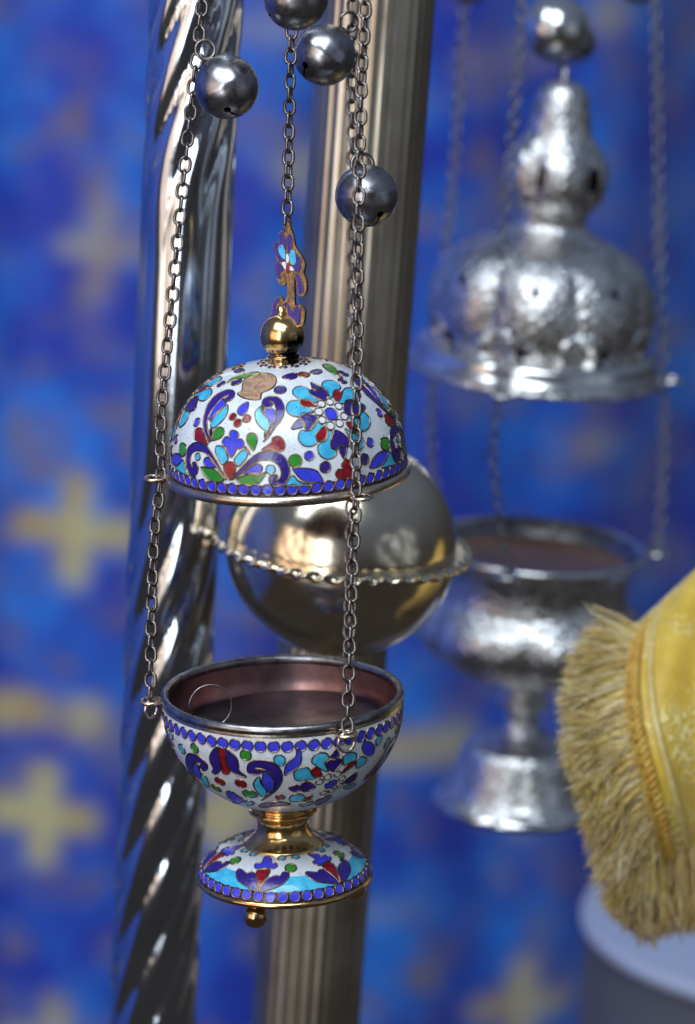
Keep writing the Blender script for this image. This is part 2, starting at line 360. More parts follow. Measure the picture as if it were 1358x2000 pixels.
# ------------------------------------------------------------------ surfaces of revolution for the cloisonne
U = 0.0002      # metres for one photo pixel at the censer
class Surf:
    def __init__(s, prof, mtx):
        s.m = mtx; s.inv = mtx.inverted(); pr = np.array(dense(prof, 2*U))
        s.r, s.h = pr[:, 0], pr[:, 1]
        s.s = np.concatenate([[0], np.cumsum(np.hypot(np.diff(s.r), np.diff(s.h)))])
        o_ = np.argsort(s.h); s.hs, s.rs, s.ss = s.h[o_], s.r[o_], s.s[o_]
    def at(s, phi, q, off=0.0):
        r_ = np.interp(q, s.s, s.r); h_ = np.interp(q, s.s, s.h); e = 4*U
        dr = np.interp(q+e, s.s, s.r)-np.interp(q-e, s.s, s.r); dh = np.interp(q+e, s.s, s.h)-np.interp(q-e, s.s, s.h)
        l_ = math.hypot(dr, dh) or 1; nr, nh = dh/l_, -dr/l_
        if s.flip: nr, nh = -nr, -nh
        rr_ = r_+nr*off
        return Vector((rr_*math.cos(phi), rr_*math.sin(phi), h_+nh*off))
    flip = False
    def hit(s, px, py):
        o_ = s.inv @ CAM; d = (s.inv.to_3x3() @ ray(px, py)).normalized()
        tm = -o_.dot(d); prev = None
        for i in range(-400, 401):
            t = tm+i*0.0002; q = o_+d*t; ins = False
            if s.hs[0] <= q.z <= s.hs[-1]:
                ins = math.hypot(q.x, q.y) < np.interp(q.z, s.hs, s.rs)
            if ins:
                lo, hi = t-0.0002, t
                for _ in range(14):
                    md = (lo+hi)/2; q = o_+d*md
                    zz = s.hs[0] <= q.z <= s.hs[-1] and math.hypot(q.x, q.y) < np.interp(q.z, s.hs, s.rs)
                    lo, hi = (lo, md) if zz else (md, hi)
                q = o_+d*hi
                return math.atan2(q.y, q.x), float(np.interp(q.z, s.hs, s.ss))
        return None
WIRE = 0.00030
def cell_mesh(name, S, ps, colr, raise_=0.00020, wire='wire', wh=0.00042):
    """ps: closed list of (phi,s)"""
    ph0 = sum(p[0] for p in ps)/len(ps); s0 = sum(p[1] for p in ps)/len(ps)
    r0 = float(np.interp(s0, S.s, S.r)); xy = [((p[0]-ph0)*r0, p[1]) for p in ps]
    area_ = sum(xy[i-1][0]*xy[i][1]-xy[i][0]*xy[i-1][1] for i in range(len(xy)))
    sg = 1 if area_ > 0 else -1; n = len(xy); nr = []
    for i in range(n):
        a, c = xy[i-1], xy[(i+1) % n]; tx, ty = c[0]-a[0], c[1]-a[1]; l_ = math.hypot(tx, ty) or 1e-9
        nr.append((ty/l_*sg, -tx/l_*sg))
    V, Fc, mi = [], [], []
    for (of, ht) in ((WIRE, -0.0001), (WIRE*.7, wh*.85), (0, wh), (-WIRE*.7, wh*.85), (-WIRE, 0)):
        for i in range(n):
            V.append(S.at(ph0+(xy[i][0]+nr[i][0]*of)/r0, xy[i][1]+nr[i][1]*of, ht))
    for k in range(4):
        for i in range(n):
            i2 = (i+1) % n; f = (k*n+i, k*n+i2, (k+1)*n+i2, (k+1)*n+i)
            Fc.append(f if sg < 0 else f[::-1]); mi.append(1)
    b0 = len(V); pl = []
    for i in range(n):
        x, y = xy[i][0]-nr[i][0]*WIRE*.8, xy[i][1]-nr[i][1]*WIRE*.8
        V.append(S.at(ph0+x/r0, y, raise_)); pl.append(Vector((x, y, 0)))
    ref = S.at(ph0, s0, .001)-S.at(ph0, s0, 0)
    P2 = [(q.x, q.y) for q in pl]; todo = [tuple(t) for t in tessellate_polygon([pl])]; mid = {}; fin_ = []
    while todo:
        t = todo.pop()
        L_ = [math.hypot(P2[t[k]][0]-P2[t[(k+1) % 3]][0], P2[t[k]][1]-P2[t[(k+1) % 3]][1]) for k in range(3)]
        k = L_.index(max(L_))
        if L_[k] < 0.0021: fin_.append(t); continue
        a, b_, c = t[k], t[(k+1) % 3], t[(k+2) % 3]; key = (min(a, b_), max(a, b_))
        if key not in mid:
            mid[key] = len(P2); P2.append(((P2[a][0]+P2[b_][0])/2, (P2[a][1]+P2[b_][1])/2))
            V.append(S.at(ph0+P2[-1][0]/r0, P2[-1][1], raise_))
        todo += [(a, mid[key], c), (mid[key], b_, c)]
    for t in fin_:
        a, b_, c = (V[b0+t[0]], V[b0+t[1]], V[b0+t[2]]); nn_ = (b_-a).cross(c-a)
        Fc.append((b0+t[0], b0+t[1], b0+t[2]) if nn_.dot(ref) > 0 else (b0+t[2], b0+t[1], b0+t[0])); mi.append(0)
    return mesh(name, V, Fc, [colr, wire], mi)
def build_cells(S, parent, crop, items, folds, skip_fold=()):
    ox, oy, scl = crop
    for it in items:
        name, colr, pts = it[0], it[1], it[2]
        if len(pts) == 3 and not hasattr(pts[0], '__len__'):
            hit = S.hit(ox+pts[0]/scl, oy+pts[1]/scl)
            if hit is None: continue
            ph, q = hit; rad_ = pts[2]/scl*U; r_ = float(np.interp(q, S.s, S.r))
            ps = [(ph+rad_*math.cos(2*PI*k/24)/r_, q+rad_*math.sin(2*PI*k/24)) for k in range(24)]
        else:
            n = 6 if len(pts) < 12 else 4
            px = crom([(ox+p[0]/scl, oy+p[1]/scl) for p in pts], n, True)
            ps = [S.hit(p[0], p[1]) for p in px]; ps = [p for p in ps if p is not None]
            if len(ps) < 8: continue
            base = ps[0][0]; ps = [((p[0]-base+PI) % (2*PI)-PI+base, p[1]) for p in ps]
        me_ = cell_mesh(name, S, ps, colr)
        if len(it) > 3 and it[3]: fl = [0]
        else: fl = range(folds)
        for k in fl:
            o_ = link(name, me_, parent); o_.rotation_euler = (0, 0, 2*PI*k/folds)
def dot_ring(S, parent, s_, n, rad_, name='enamel_dot', colr='blue', ph0=0.0):
    r_ = float(np.interp(s_, S.s, S.r))
    me_ = cell_mesh(name, S, [(rad_*math.cos(2*PI*k/20)/r_, s_+rad_*math.sin(2*PI*k/20)) for k in range(20)], colr)
    for k in range(n):
        o_ = link(name, me_, parent); o_.rotation_euler = (0, 0, ph0+2*PI*k/n)

ce = tag(link('enamel_censer', None), 'censer with white, blue and red cloisonne enamel lid, bowl and foot, hanging in front', 'censer')

# ---- lid
D = 1.30
LM = frame(P(564, 922, D), 2.3)
lid_prof = [(231*U, 6*U)]
for i in range(1, 61):
    a = (PI/2)*i/60; r_ = 231*max(0, math.cos(a))**(2/2.4); h_ = 6+214*math.sin(a)**(2/2.4)
    if r_ < 28: break
    lid_prof.append((r_*U, h_*U))
lid_prof.append((20*U, 220*U))
SL = Surf(lid_prof, LM); SL.flip = False
pr = dense(lid_prof, 5*U); V, Fc = lathe(pr, 160)
mi = [1 if pr[i//160][1] < 31*U else 0 for i in range(len(Fc))]
lid = link('lid', mesh('lid', V, Fc, ['white', 'black'], mi), ce, LM)
link('lining', mesh('lining', *lathe([(r_-6*U if r_ > 30*U else r_, h_-4*U) for r_, h_ in lid_prof], 96), ['copper']), lid)
V, Fc = torus(231*U, 9*U, 160, 14)
link('rim', mesh('rim', [Vector((v.x, v.y, v.z*1.15)) for v in V], Fc, ['rim']), lid)
dot_ring(SL, lid, 17.5*U, 62, 10.4*U)
dot_ring(SL, lid, SL.s[-1]-24*U, 12, 7*U, 'enamel_dot', 'navy')
C1 = (320, 690, 5.223); C2 = (550, 690, 5.223)
lid1 = [
 ('enamel_ground', 'black', [(482,768),(500,775),(506,840),(490,885),(462,815)]),
 ('enamel_ground', 'black', [(1092,725),(1122,715),(1090,800),(1040,880),(1028,810),(1064,795)]),
 ('enamel_ground', 'black', [(1000,530),(1030,560),(1022,600),(1000,585)]),
 ('enamel_ground', 'black', [(835,950),(862,985),(880,1030),(850,1000),(830,975)]),
 ('enamel_scroll', 'navy', [(470,905),(430,830),(408,720),(420,620),(460,510),(530,430),(620,385),(690,378),(725,405),(715,450),(680,485),(630,490),(608,470),(645,448),(665,430),(620,445),(560,500),(500,570),(460,640),(445,720),(455,810),(480,880)]),
 ('enamel_petal', 'blue', [(600,470),(640,505),(600,560),(540,600),(510,650),(475,690),(470,640),(500,575),(550,515)]),
 ('enamel_petal', 'turq', [(650,530),(655,590),(625,660),(570,720),(510,765),(482,740),(490,700),(530,640),(590,590)]),
 ('enamel_leaf', 'green', [(490,890),(500,840),(530,780),(580,755),(615,780),(610,830),(570,870)]),
 ('enamel_petal', 'red', [(320,870),(320,800),(350,765),(390,770),(405,810),(430,860),(455,930),(400,915),(350,893)]),
 ('enamel_scroll', 'navy', [(640,1290),(590,1190),(530,1080),(460,970),(400,920),(330,910),(270,945),(238,1010),(230,1090),(240,1180),(270,1240),(310,1255),(345,1220),(355,1160),(330,1115),(300,1115),(298,1172),(280,1120),(275,1070),(290,1020),(330,995),(400,1000),(450,1030),(500,1090),(560,1180),(610,1260)]),
 ('enamel_dot', 'turq', (350,1055,36)),
 ('enamel_petal', 'blue', [(415,1090),(440,1060),(480,1075),(490,1110),(540,1150),(520,1165),(450,1160),(415,1130)]),
 ('enamel_leaf', 'green', [(385,1160),(440,1168),(510,1180),(570,1225),(615,1290),(560,1310),(490,1300),(430,1255),(400,1210)]),
 ('enamel_flower', 'blue', [(715,785),(760,810),(765,850),(745,880),(790,875),(820,910),(810,960),(770,975),(745,975),(725,1020),(690,1060),(655,1020),(640,960),(610,945),(600,900),(630,855),(670,855),(680,870),(670,830),(685,795)]),
 ('enamel_petal', 'turq', [(540,950),(580,945),(620,975),(650,1040),(655,1085),(610,1135),(580,1110),(550,1050),(530,1000)]),
 ('enamel_petal', 'turq', [(860,990),(855,1040),(830,1090),(770,1150),(750,1140),(722,1090),(745,1050),(790,1000),(830,985)]),
 ('enamel_drop', 'red', [(675,1105),(720,1120),(740,1160),(725,1220),(690,1285),(660,1280),(630,1220),(612,1165),(635,1120)]),
 ('enamel_berry', 'red', (705,648,38)), ('enamel_berry', 'red', (755,712,42)), ('enamel_berry', 'red', (848,668,42)),
 ('enamel_drop', 'blue', [(862,500),(860,560),(840,610),(800,635),(760,615),(758,575),(800,525)]),
 ('enamel_dot', 'navy', (745,298,56)), ('enamel_dot', 'navy', (1188,375,60)), ('enamel_dot', 'blue', (340,705,46)),
 ('enamel_scroll', 'navy', [(1015,905),(1080,840),(1150,740),(1200,680),(1228,600),(1220,520),(1180,460),(1110,440),(1040,455),(1005,500),(1020,545),(1060,560),(1100,545),(1108,512),(1075,490),(1110,500),(1140,540),(1145,620),(1130,700),(1090,790),(1040,870)]),
 ('enamel_petal', 'blue', [(1040,575),(1080,562),(1125,580),(1136,640),(1122,700),(1090,715),(1060,660),(1030,620)]),
 ('enamel_petal', 'turq', [(985,550),(1000,600),(1060,665),(1080,720),(1070,790),(1020,780),(960,720),(930,650),(940,590)]),
 ('enamel_leaf', 'green', [(915,990),(870,940),(848,880),(860,830),(900,812),(940,830),(955,880),(940,940)]),
 ('enamel_petal', 'red', [(1225,980),(1235,920),(1200,860),(1150,845),(1110,870),(1100,910),(1040,950),(1000,990),(1060,985),(1130,985),(1180,1000)]),
 ('enamel_scroll', 'navy', [(690,1290),(780,1180),(870,1090),(960,1020),(1060,1000),(1160,1010),(1240,1070),(1280,1160),(1280,1250),(1230,1330),(1150,1358),(1090,1330),(1072,1280),(1100,1240),(1150,1240),(1160,1268),(1140,1300),(1185,1275),(1200,1210),(1170,1140),(1110,1095),(1030,1085),(950,1105),(870,1160),(780,1240)]),
 ('enamel_petal', 'blue', [(810,1225),(860,1180),(920,1140),(960,1125),(1000,1150),(1005,1190),(970,1225),(900,1222)]),
 ('enamel_leaf', 'green', [(745,1290),(800,1255),(880,1235),(970,1245),(1040,1210),(1020,1260),(960,1330),(880,1350),(800,1330)]),
 ('enamel_dot', 'turq', (1090,1185,46)),
 ('enamel_leaf', 'green', [(200,915),(232,950),(230,1010),(205,1050),(170,1030),(163,980),(175,930)]),
 ('enamel_leaf', 'blue', [(95,1050),(130,1020),(170,1040),(195,1080),(150,1145),(105,1135),(85,1100)]),
 ('enamel_petal', 'turq', [(130,1160),(195,1095),(215,1105),(228,1190),(255,1255),(200,1225),(150,1195)]),
 ('medallion', 'engraved', [(805,330),(830,270),(900,225),(1000,205),(1090,215),(1145,255),(1140,320),(1090,370),(1000,410),(985,470),(900,475),(810,455),(755,415),(800,385)], True),
]
build_cells(SL, lid, C1, lid1, 3)
lid2 = [
 ('enamel_dot', 'blue', (505,620,68))] + [('enamel_bead', 'white', q) for q in ((490,500,38),(405,520,40),(378,598,42),(412,682,40),(497,740,42),(588,715,40),(637,645,40),(580,543,38))] + [
 ('enamel_petal', 'turq', [(365,505),(290,490),(180,465),(120,420),(120,375),(160,345),(230,345),(285,380),(305,430),(350,460)]),
 ('enamel_petal', 'turq', [(328,600),(260,612),(190,650),(110,640),(60,600),(50,550),(80,500),(140,485),(190,490),(205,535),(270,560)]),
 ('enamel_petal', 'turq', [(490,460),(470,400),(420,350),(420,300),(480,280),(540,290),(590,330),(595,368),(535,385),(520,440)]),
 ('enamel_petal', 'turq', [(585,500),(612,440),(622,395),(650,360),(720,360),(790,400),(800,450),(740,475),(660,480),(630,520)]),
 ('enamel_petal', 'turq', [(690,645),(760,640),(810,600),(860,620),(900,680),(890,750),(840,795),(790,770),(730,705)]),
 ('enamel_petal', 'turq', [(640,770),(700,800),(760,830),(820,860),(835,930),(800,985),(730,985),(705,950),(700,880)]),
 ('enamel_petal', 'turq', [(475,795),(515,805),(498,890),(505,965),(560,995),(540,1050),(470,1080),(400,1050),(370,990),(380,925),(435,900),(465,860)]),
 ('enamel_petal', 'turq', [(400,725),(425,750),(375,790),(345,850),(360,905),(310,945),(240,945),(180,900),(175,830),(205,785),(270,795),(330,760),(365,705)]),
 ('enamel_heart', 'navy', [(435,485),(370,460),(310,430),(280,395),(310,375),(350,385),(380,378),(400,360),(440,365),(470,400),(455,450)]),
 ('enamel_bud', 'navy', [(300,300),(350,320),(400,350),(375,368),(320,368),(308,340)]),
 ('enamel_heart', 'navy', [(358,650),(330,720),(290,785),(245,770),(235,720),(200,680),(190,620),(240,608),(310,630)]),
 ('enamel_bud', 'navy', [(100,770),(150,690),(180,675),(205,690),(220,745),(180,765)]),
 ('enamel_heart', 'navy', [(545,785),(600,805),(660,850),(695,900),(680,950),(635,940),(590,960),(550,978),(508,955),(502,900),(522,840)]),
 ('enamel_bud', 'navy', [(582,968),(620,952),(662,958),(660,1020),(640,1075),(610,1040)]),
 ('enamel_heart', 'navy', [(640,610),(640,540),(670,490),(730,485),(790,510),(850,540),(830,590),(760,625),(700,630)]),
 ('enamel_drop', 'red', [(550,490),(528,430),(535,390),(580,375),(618,410),(600,460)]),
 ('enamel_drop', 'red', [(355,543),(290,543),(220,548),(192,510),(210,477),(270,477),(320,510)]),
 ('enamel_drop', 'red', [(445,745),(463,810),(448,870),(390,903),(352,870),(352,830),(400,780)]),
 ('enamel_drop', 'red', [(655,712),(710,705),(765,740),(795,780),(760,808),(710,785)]),
 ('enamel_dot', 'navy', (620,285,45)), ('enamel_dot', 'green', (140,1095,64)), ('enamel_dot', 'blue', (280,1045,46)),
 ('enamel_dot', 'navy', (445,1160,56)), ('enamel_dot', 'blue', (900,910,46)), ('enamel_dot', 'navy', (845,1080,54)),
 ('enamel_leaf', 'blue', [(115,1175),(200,1170),(310,1180),(380,1220),(430,1330),(370,1310),(290,1310),(210,1290),(150,1230)]),
 ('enamel_petal', 'turq', [(45,1335),(110,1245),(170,1300),(250,1325),(330,1328),(290,1350),(200,1350),(120,1355)]),
 ('enamel_clover', 'red', [(650,1080),(690,1100),(700,1150),(730,1200),(720,1260),(690,1290),(640,1280),(580,1278),(550,1230),(570,1185),(620,1180),(610,1130)]),
 ('enamel_petal', 'navy', [(10,250),(60,220),(130,205),(162,215),(150,250),(80,270)]),
 ('enamel_drop', 'red', [(175,210),(230,195),(285,220),(260,245),(200,240)]),
 ('enamel_petal', 'navy', [(290,200),(330,175),(395,170),(410,195),(370,215),(310,212)]),
 ('enamel_leaf', 'green', [(420,120),(490,120),(550,160),(570,210),(620,250),(530,215),(450,160)]),
]
build_cells(SL, lid, C2, lid2, 3)
# engraving strokes on the medallion
st = []
def stroke(pts, rw=0.00010):
    out = []
    for q in crom(pts, 5):
        h_ = SL.hit(C1[0]+q[0]/C1[2], C1[1]+q[1]/C1[2])
        if h_: out.append(SL.at(h_[0], h_[1], 0.00024))
    if len(out) > 2: st.append(tube(out, rw, 5))
stroke([(815,385),(880,395),(990,410)]); stroke([(835,300),(930,305),(1010,290),(1140,280)]); stroke([(930,340),(960,320),(1000,290)]); stroke([(930,345),(980,400)])
for k, (x, y) in enumerate(((840,320),(870,318),(925,360),(955,350),(985,352),(1015,345),(920,255),(950,245),(985,238),(1015,250),(1070,235),(1100,250),(800,425),(830,430),(862,428),(895,432),(925,430),(945,432))):
    random.seed(k); j = lambda: random.uniform(-12, 12)
    stroke([(x+j()*.3, y-16), (x+j()*.4, y), (x+j()*.3, y+17)]); stroke([(x+j()*.3, y-14), (x+14, y+j()*.6), (x+10+j()*.5, y+14)])
link('engraving', mesh('engraving', *join(*st), ['dark']), lid)
# neck ball
prof = [(30, 214), (31, 222), (29, 228), (33, 232), (27, 236), (24, 240)]
cb = 272
for i in range(1, 24):
    a = -PI/2 + 0.58 + (PI-0.58-0.30)*i/23; prof.append((43*math.cos(a), cb+43*math.sin(a)))
ball_m = Matrix.Translation((0, 0, 214*U))
V, Fc = lathe([(r_*U, (h_-214)*U) for r_, h_ in prof], 72)
link('neck_ball', mesh('neck_ball', V, Fc, ['gold_soot']), lid, ball_m)

# ---- finial plate
fin = []
FO = SL.m @ Vector((0, 0, 300*U)); th = R(28)
fu = (RT*math.cos(th) - FWD*math.sin(th)).normalized(); fn = (-RT*math.sin(th) - FWD*math.cos(th)).normalized(); fv = fn.cross(fu).normalized()
FM = Matrix(((fu.x, fv.x, fn.x, FO.x), (fu.y, fv.y, fn.y, FO.y), (fu.z, fv.z, fn.z, FO.z), (0, 0, 0, 1)))
FI = FM.inverted()
def fpt(cx, cy):
    d = ray(480+cx/6.25, 420+cy/6.25); t = (FO-CAM).dot(fn)/d.dot(fn); q = FI @ (CAM+d*t); return (q.x, q.y)
def plate(pts, grow, z0, z1, n=5):
    """extruded polygon with a rounded front edge"""
    xy = [fpt(*p) for p in crom(pts, n, True)]; k = len(xy)
    sg = 1 if sum(xy[i-1][0]*xy[i][1]-xy[i][0]*xy[i-1][1] for i in range(k)) > 0 else -1
    nr = []
    for i in range(k):
        a, c = xy[i-1], xy[(i+1) % k]; tx, ty = c[0]-a[0], c[1]-a[1]; l_ = math.hypot(tx, ty) or 1e-9; nr.append((ty/l_*sg, -tx/l_*sg))
    V, Fc = [], []; rings = ((grow, z0), (grow, z1-0.00015), (grow-0.00012, z1))
    for (g, z) in rings:
        for i in range(k): V.append(Vector((xy[i][0]+nr[i][0]*g, xy[i][1]+nr[i][1]*g, z)))
    for a in range(2):
        for i in range(k):
            i2 = (i+1) % k; f = (a*k+i, a*k+i2, (a+1)*k+i2, (a+1)*k+i); Fc.append(f if sg > 0 else f[::-1])
    top = [Vector((v.x, v.y, 0)) for v in V[2*k:]]
    for t in tessellate_polygon([top]):
        for off in (2*k, 0): Fc.append(tuple(off+q for q in t))
    return V, Fc
fshapes = [
 ('navy', [(420,230),(445,210),(475,265),(490,340),(485,420),(450,350),(425,300)]),
 ('navy', [(355,360),(385,335),(410,345),(400,400),(410,470),(450,530),(475,565),(420,545),(375,480),(350,420)]),
 ('turq', [(415,390),(455,370),(475,430),(478,530),(440,500),(415,450)]),
 ('navy', [(370,600),(400,585),(460,640),(440,680),(412,700),(408,740),(430,765),(400,765),(375,700)]),
 ('navy', [(515,270),(545,250),(570,290),(560,370),(540,470),(520,400)]),
 ('turq', [(545,450),(590,440),(605,500),(612,560),(590,600),(555,580)]),
 ('navy', [(620,490),(660,530),(668,620),(640,690),(600,660),(590,630),(625,590)]),
 ('navy', [(620,720),(660,760),(685,830),(700,910),(685,950),(655,940),(645,880),(635,800)]),
 ('red', [(518,585),(540,640),(518,710),(498,640)]), ('white', [(505,480),(528,520),(522,580),(506,575)]), ('white', [(450,590),(488,585),(492,660)]), ('white', [(550,630),(590,670),(548,668)]),
 ('navy', [(340,1230),(335,1150),(360,1060),(400,1015),(412,1040),(375,1090),(370,1140),(400,1150),(450,1120),(495,1070),(495,1100),(450,1200),(390,1245)]),
 ('navy', [(518,1095),(545,1150),(600,1225),(622,1235),(590,1180),(610,1135),(655,1135),(665,1210),(650,1300),(620,1340),(565,1290),(525,1190)]),
]
backs = [[(415,215),(450,195),(480,230),(500,130),(520,90),(548,170),(580,262),(592,350),(625,420),(680,500),(720,600),(705,700),(735,800),(735,930),(690,990),(640,970),(625,880),(605,760),(590,780),(592,1000),(605,1110),(660,1095),(712,1150),(715,1240),(690,1345),(620,1365),(540,1360),(430,1290),(350,1270),(330,1150),(360,1050),(400,1000),(445,1010),(460,1060),(500,1010),(510,860),(490,760),(485,830),(450,858),(405,830),(375,740),(362,600),(400,575),(370,500),(345,420),(352,350),(390,325),(420,340)]]
V, Fc = plate(backs[0], 0.0002, -0.0013, 0.0, 4)
LI = LM.inverted()
fo = link('finial', mesh('finial', V, Fc, ['finial_gold'], smooth=False), ce, FM)
for c, pts in fshapes:
    V, Fc = plate(pts, 0.00045, -0.0002, 0.00024); link('cloison', mesh('cloison', V, Fc, ['finial_gold'], smooth=False), fo)
    V, Fc = plate(pts, 0.00030, 0.0001, 0.00030); link('enamel_inlay', mesh('enamel_inlay', V, Fc, [c], smooth=False), fo)
V, Fc = xf(torus(9*U, 2.6*U, 24, 8), FI @ frame(P(562, 441, D), 0) @ Matrix.Rotation(R(50), 4, 'Z') @ Matrix.Rotation(PI/2, 4, 'X'))
link('eyelet', mesh('eyelet', V, Fc, ['rim']), fo)
# stem of the finial into the ball
V, Fc = tube([FI @ (SL.m @ Vector((0, 0, h_*U))) for h_ in (296, 306, 318, 330)], [20*U, 15*U, 9*U, 7*U], 16)
link('finial_stem', mesh('finial_stem', V, Fc, ['gold']), fo)

# ---- bowl
BM = frame(P(552, 1355, D+0.004), 0.9)
bowl_prof = [(234, 0), (235.5, -14)]
for i in range(1, 15):
    a = R(3.5) + R(70.5)*i/14; bowl_prof.append((236*math.cos(a), -14-216*math.sin(a)))
bp = [tuple(q*U) for q in crom(bowl_prof, 6)]
SB = Surf(bp, BM); SB.flip = True
pr = dense(bp, 5*U); V, Fc = lathe(pr, 160)
Fc = [f[::-1] for f in Fc]
mi = [1 if pr[i//160][1] > -12*U else 0 for i in range(len(Fc))]
bowl = link('bowl', mesh('bowl', V, Fc, ['white', 'rim'], mi), ce, BM)
inn = [((r_/U-7)*U, (h_/U+7)*U if h_ < -0.002 else h_) for r_, h_ in bp]
V, Fc = lathe(inn, 128); link('lining', mesh('lining', V, Fc, ['copper']), bowl)
V, Fc = torus(231*U, 8*U, 160, 14); link('rim', mesh('rim', [Vector((v.x, v.y, v.z*1.2)) for v in V], Fc, ['steel']), bowl)
dot_ring(SB, bowl, 30*U, 58, 11.2*U)
C3 = (315, 1380, 5.658); C4 = (545, 1380, 5.658)
b3 = [
 ('enamel_petal', 'navy', [(640,445),(580,470),(540,550),(550,620),(580,680),(565,720),(600,745),(650,710),(660,650),(640,560),(628,490)]),
 ('enamel_drop', 'red', [(660,450),(640,490),(648,560),(668,640),(672,700),(700,745),(750,735),(760,690),(722,630),(715,550),(700,480)]),
 ('enamel_petal', 'navy', [(695,455),(760,490),(830,560),(855,630),(860,700),(930,760),(930,780),(840,750),(770,700),(728,620),(722,530)]),
 ('enamel_dot', 'green', (935,535,62)), ('enamel_dot', 'green', (372,460,58)), ('enamel_berry', 'red', (650,825,62)), ('enamel_berry', 'red', (880,850,64)),
 ('enamel_dot', 'green', (610,900,64)), ('enamel_leaf', 'green', [(900,940),(960,920),(1030,940),(1065,985),(1000,1000),(930,985)]),
 ('enamel_scroll', 'navy', [(1110,1035),(1250,940),(1330,830),(1330,720),(1270,640),(1180,600),(1070,590),(980,620),(950,680),(970,730),(1030,750),(1090,735),(1095,705),(1035,682),(1110,688),(1190,722),(1250,800),(1262,880),(1210,960)]),
 ('enamel_petal', 'blue', [(1115,700),(1180,735),(1240,800),(1250,880),(1200,950),(1180,930),(1140,880),(1110,830),(1125,770)]),
 ('enamel_petal', 'turq', [(1085,775),(1100,840),(1155,910),(1165,975),(1110,985),(1050,920),(1020,860),(1040,810)]),
 ('enamel_scroll', 'navy', [(300,520),(380,530),(450,570),(510,640),(510,690),(470,705),(430,670),(440,630),(400,612),(355,625),(345,690),(380,780),(430,820),(350,770),(295,670),(278,590)]),
 ('enamel_petal', 'blue', [(360,635),(400,630),(420,680),(440,750),(435,795),(395,770),(352,690)]),
 ('enamel_petal', 'turq', [(450,740),(500,775),(530,850),(530,885),(490,865),(450,800)]),
 ('enamel_petal', 'turq', [(200,415),(240,430),(268,490),(263,520),(232,505),(208,460)]),
 ('enamel_clover', 'blue', [(725,940),(780,935),(830,970),(895,1010),(905,1045),(850,1065),(795,1055),(780,1020),(735,990)]),
 ('enamel_petal', 'turq', [(920,1050),(970,1038),(1030,1066),(1000,1085),(945,1080)]),
 ('enamel_scroll', 'navy', [(1080,1095),(1150,1062),(1260,1047),(1360,1055),(1430,1075),(1360,1092),(1250,1095),(1150,1110)]),
 ('enamel_dot', 'red', (1315,1000,50)),
]
build_cells(SB, bowl, C3, b3, 3)
b4 = [
 ('enamel_petal', 'turq', [(-55,560),(0,530),(60,560),(65,610),(30,655),(-40,620)]),
 ('enamel_leaf', 'blue', [(60,750),(75,650),(130,590),(190,540),(200,460),(235,480),(248,570),(228,640),(170,700),(95,740)]),
 ('enamel_petal', 'turq', [(540,715),(470,690),(400,645),(362,610),(380,550),(440,510),(520,515),(545,560),(505,610),(520,660)]),
 ('enamel_petal', 'turq', [(400,790),(330,800),(220,815),(172,790),(168,720),(220,682),(310,672),(345,705),(370,755)]),
 ('enamel_petal', 'turq', [(710,545),(780,505),(845,515),(845,580),(770,620),(715,645)]),
 ('enamel_petal', 'turq', [(855,675),(855,595),(900,555),(955,562),(955,610),(905,655)]),
 ('enamel_petal', 'turq', [(115,1010),(160,972),(235,962),(280,990),(255,1035),(190,1050),(125,1040)]),
 ('enamel_petal', 'turq', [(225,1085),(280,1062),(365,1045),(370,1068),(310,1092),(255,1098)]),
 ('enamel_petal', 'turq', [(715,880),(780,862),(840,845),(835,875),(780,900),(725,905)]),
 ('enamel_heart', 'navy', [(600,715),(535,680),(515,632),(550,595),(600,595),(640,575),(688,585),(695,620),(650,675)]),
 ('enamel_bud', 'navy', [(562,558),(600,502),(630,475),(658,530),(638,566)]),
 ('enamel_heart', 'navy', [(262,842),(310,825),(378,860),(398,888),(340,925),(265,935),(245,890)]),
 ('enamel_bud', 'navy', [(112,900),(180,864),(236,882),(228,926),(160,932)]),
 ('enamel_heart', 'navy', [(742,795),(800,755),(855,727),(848,780),(800,835),(742,846),(715,828)]),
 ('enamel_heart', 'navy', [(395,1055),(470,1003),(555,972),(572,1000),(500,1052),(425,1080)]),
 ('enamel_drop', 'red', [(352,712),(400,664),(438,682),(474,758),(430,776),(372,758)]),
 ('enamel_drop', 'red', [(702,735),(730,672),(780,615),(828,603),(826,648),(770,688)]),
 ('enamel_drop', 'red', [(265,1028),(320,992),(365,974),(348,1018),(292,1040)]),
 ('enamel_dot', 'blue', [(508,880),(540,832),(618,807),(636,830),(600,878),(532,902)]),
] + [('enamel_bead', 'white', q) for q in ((535,775,42),(445,830,40),(645,745,40),(695,790,38),(670,870,38),(580,925,38),(490,950,38))] + [
 ('enamel_leaf', 'blue', [(945,345),(960,385),(1010,395),(1048,435),(1038,518),(980,538),(932,500),(918,430)]),
 ('enamel_petal', 'turq', [(1072,345),(1118,315),(1136,332),(1108,398),(1074,425)]),
]
build_cells(SB, bowl, C4, b4, 3)
qs = SB.s[-1]-17*U; rq = float(np.interp(qs, SB.s, SB.r))
for kk, cc in enumerate(('navy', 'turq', 'blue')):
    lf = cell_mesh('enamel_leaf', SB, [(12*U*math.cos(2*PI*k/18)/rq, qs+7*U*math.sin(2*PI*k/18)) for k in range(18)], cc)
    for k in range(5):
        o = link('enamel_leaf', lf, bowl); o.rotation_euler = (0, 0, 2*PI*(k*3+kk)/15+0.1)

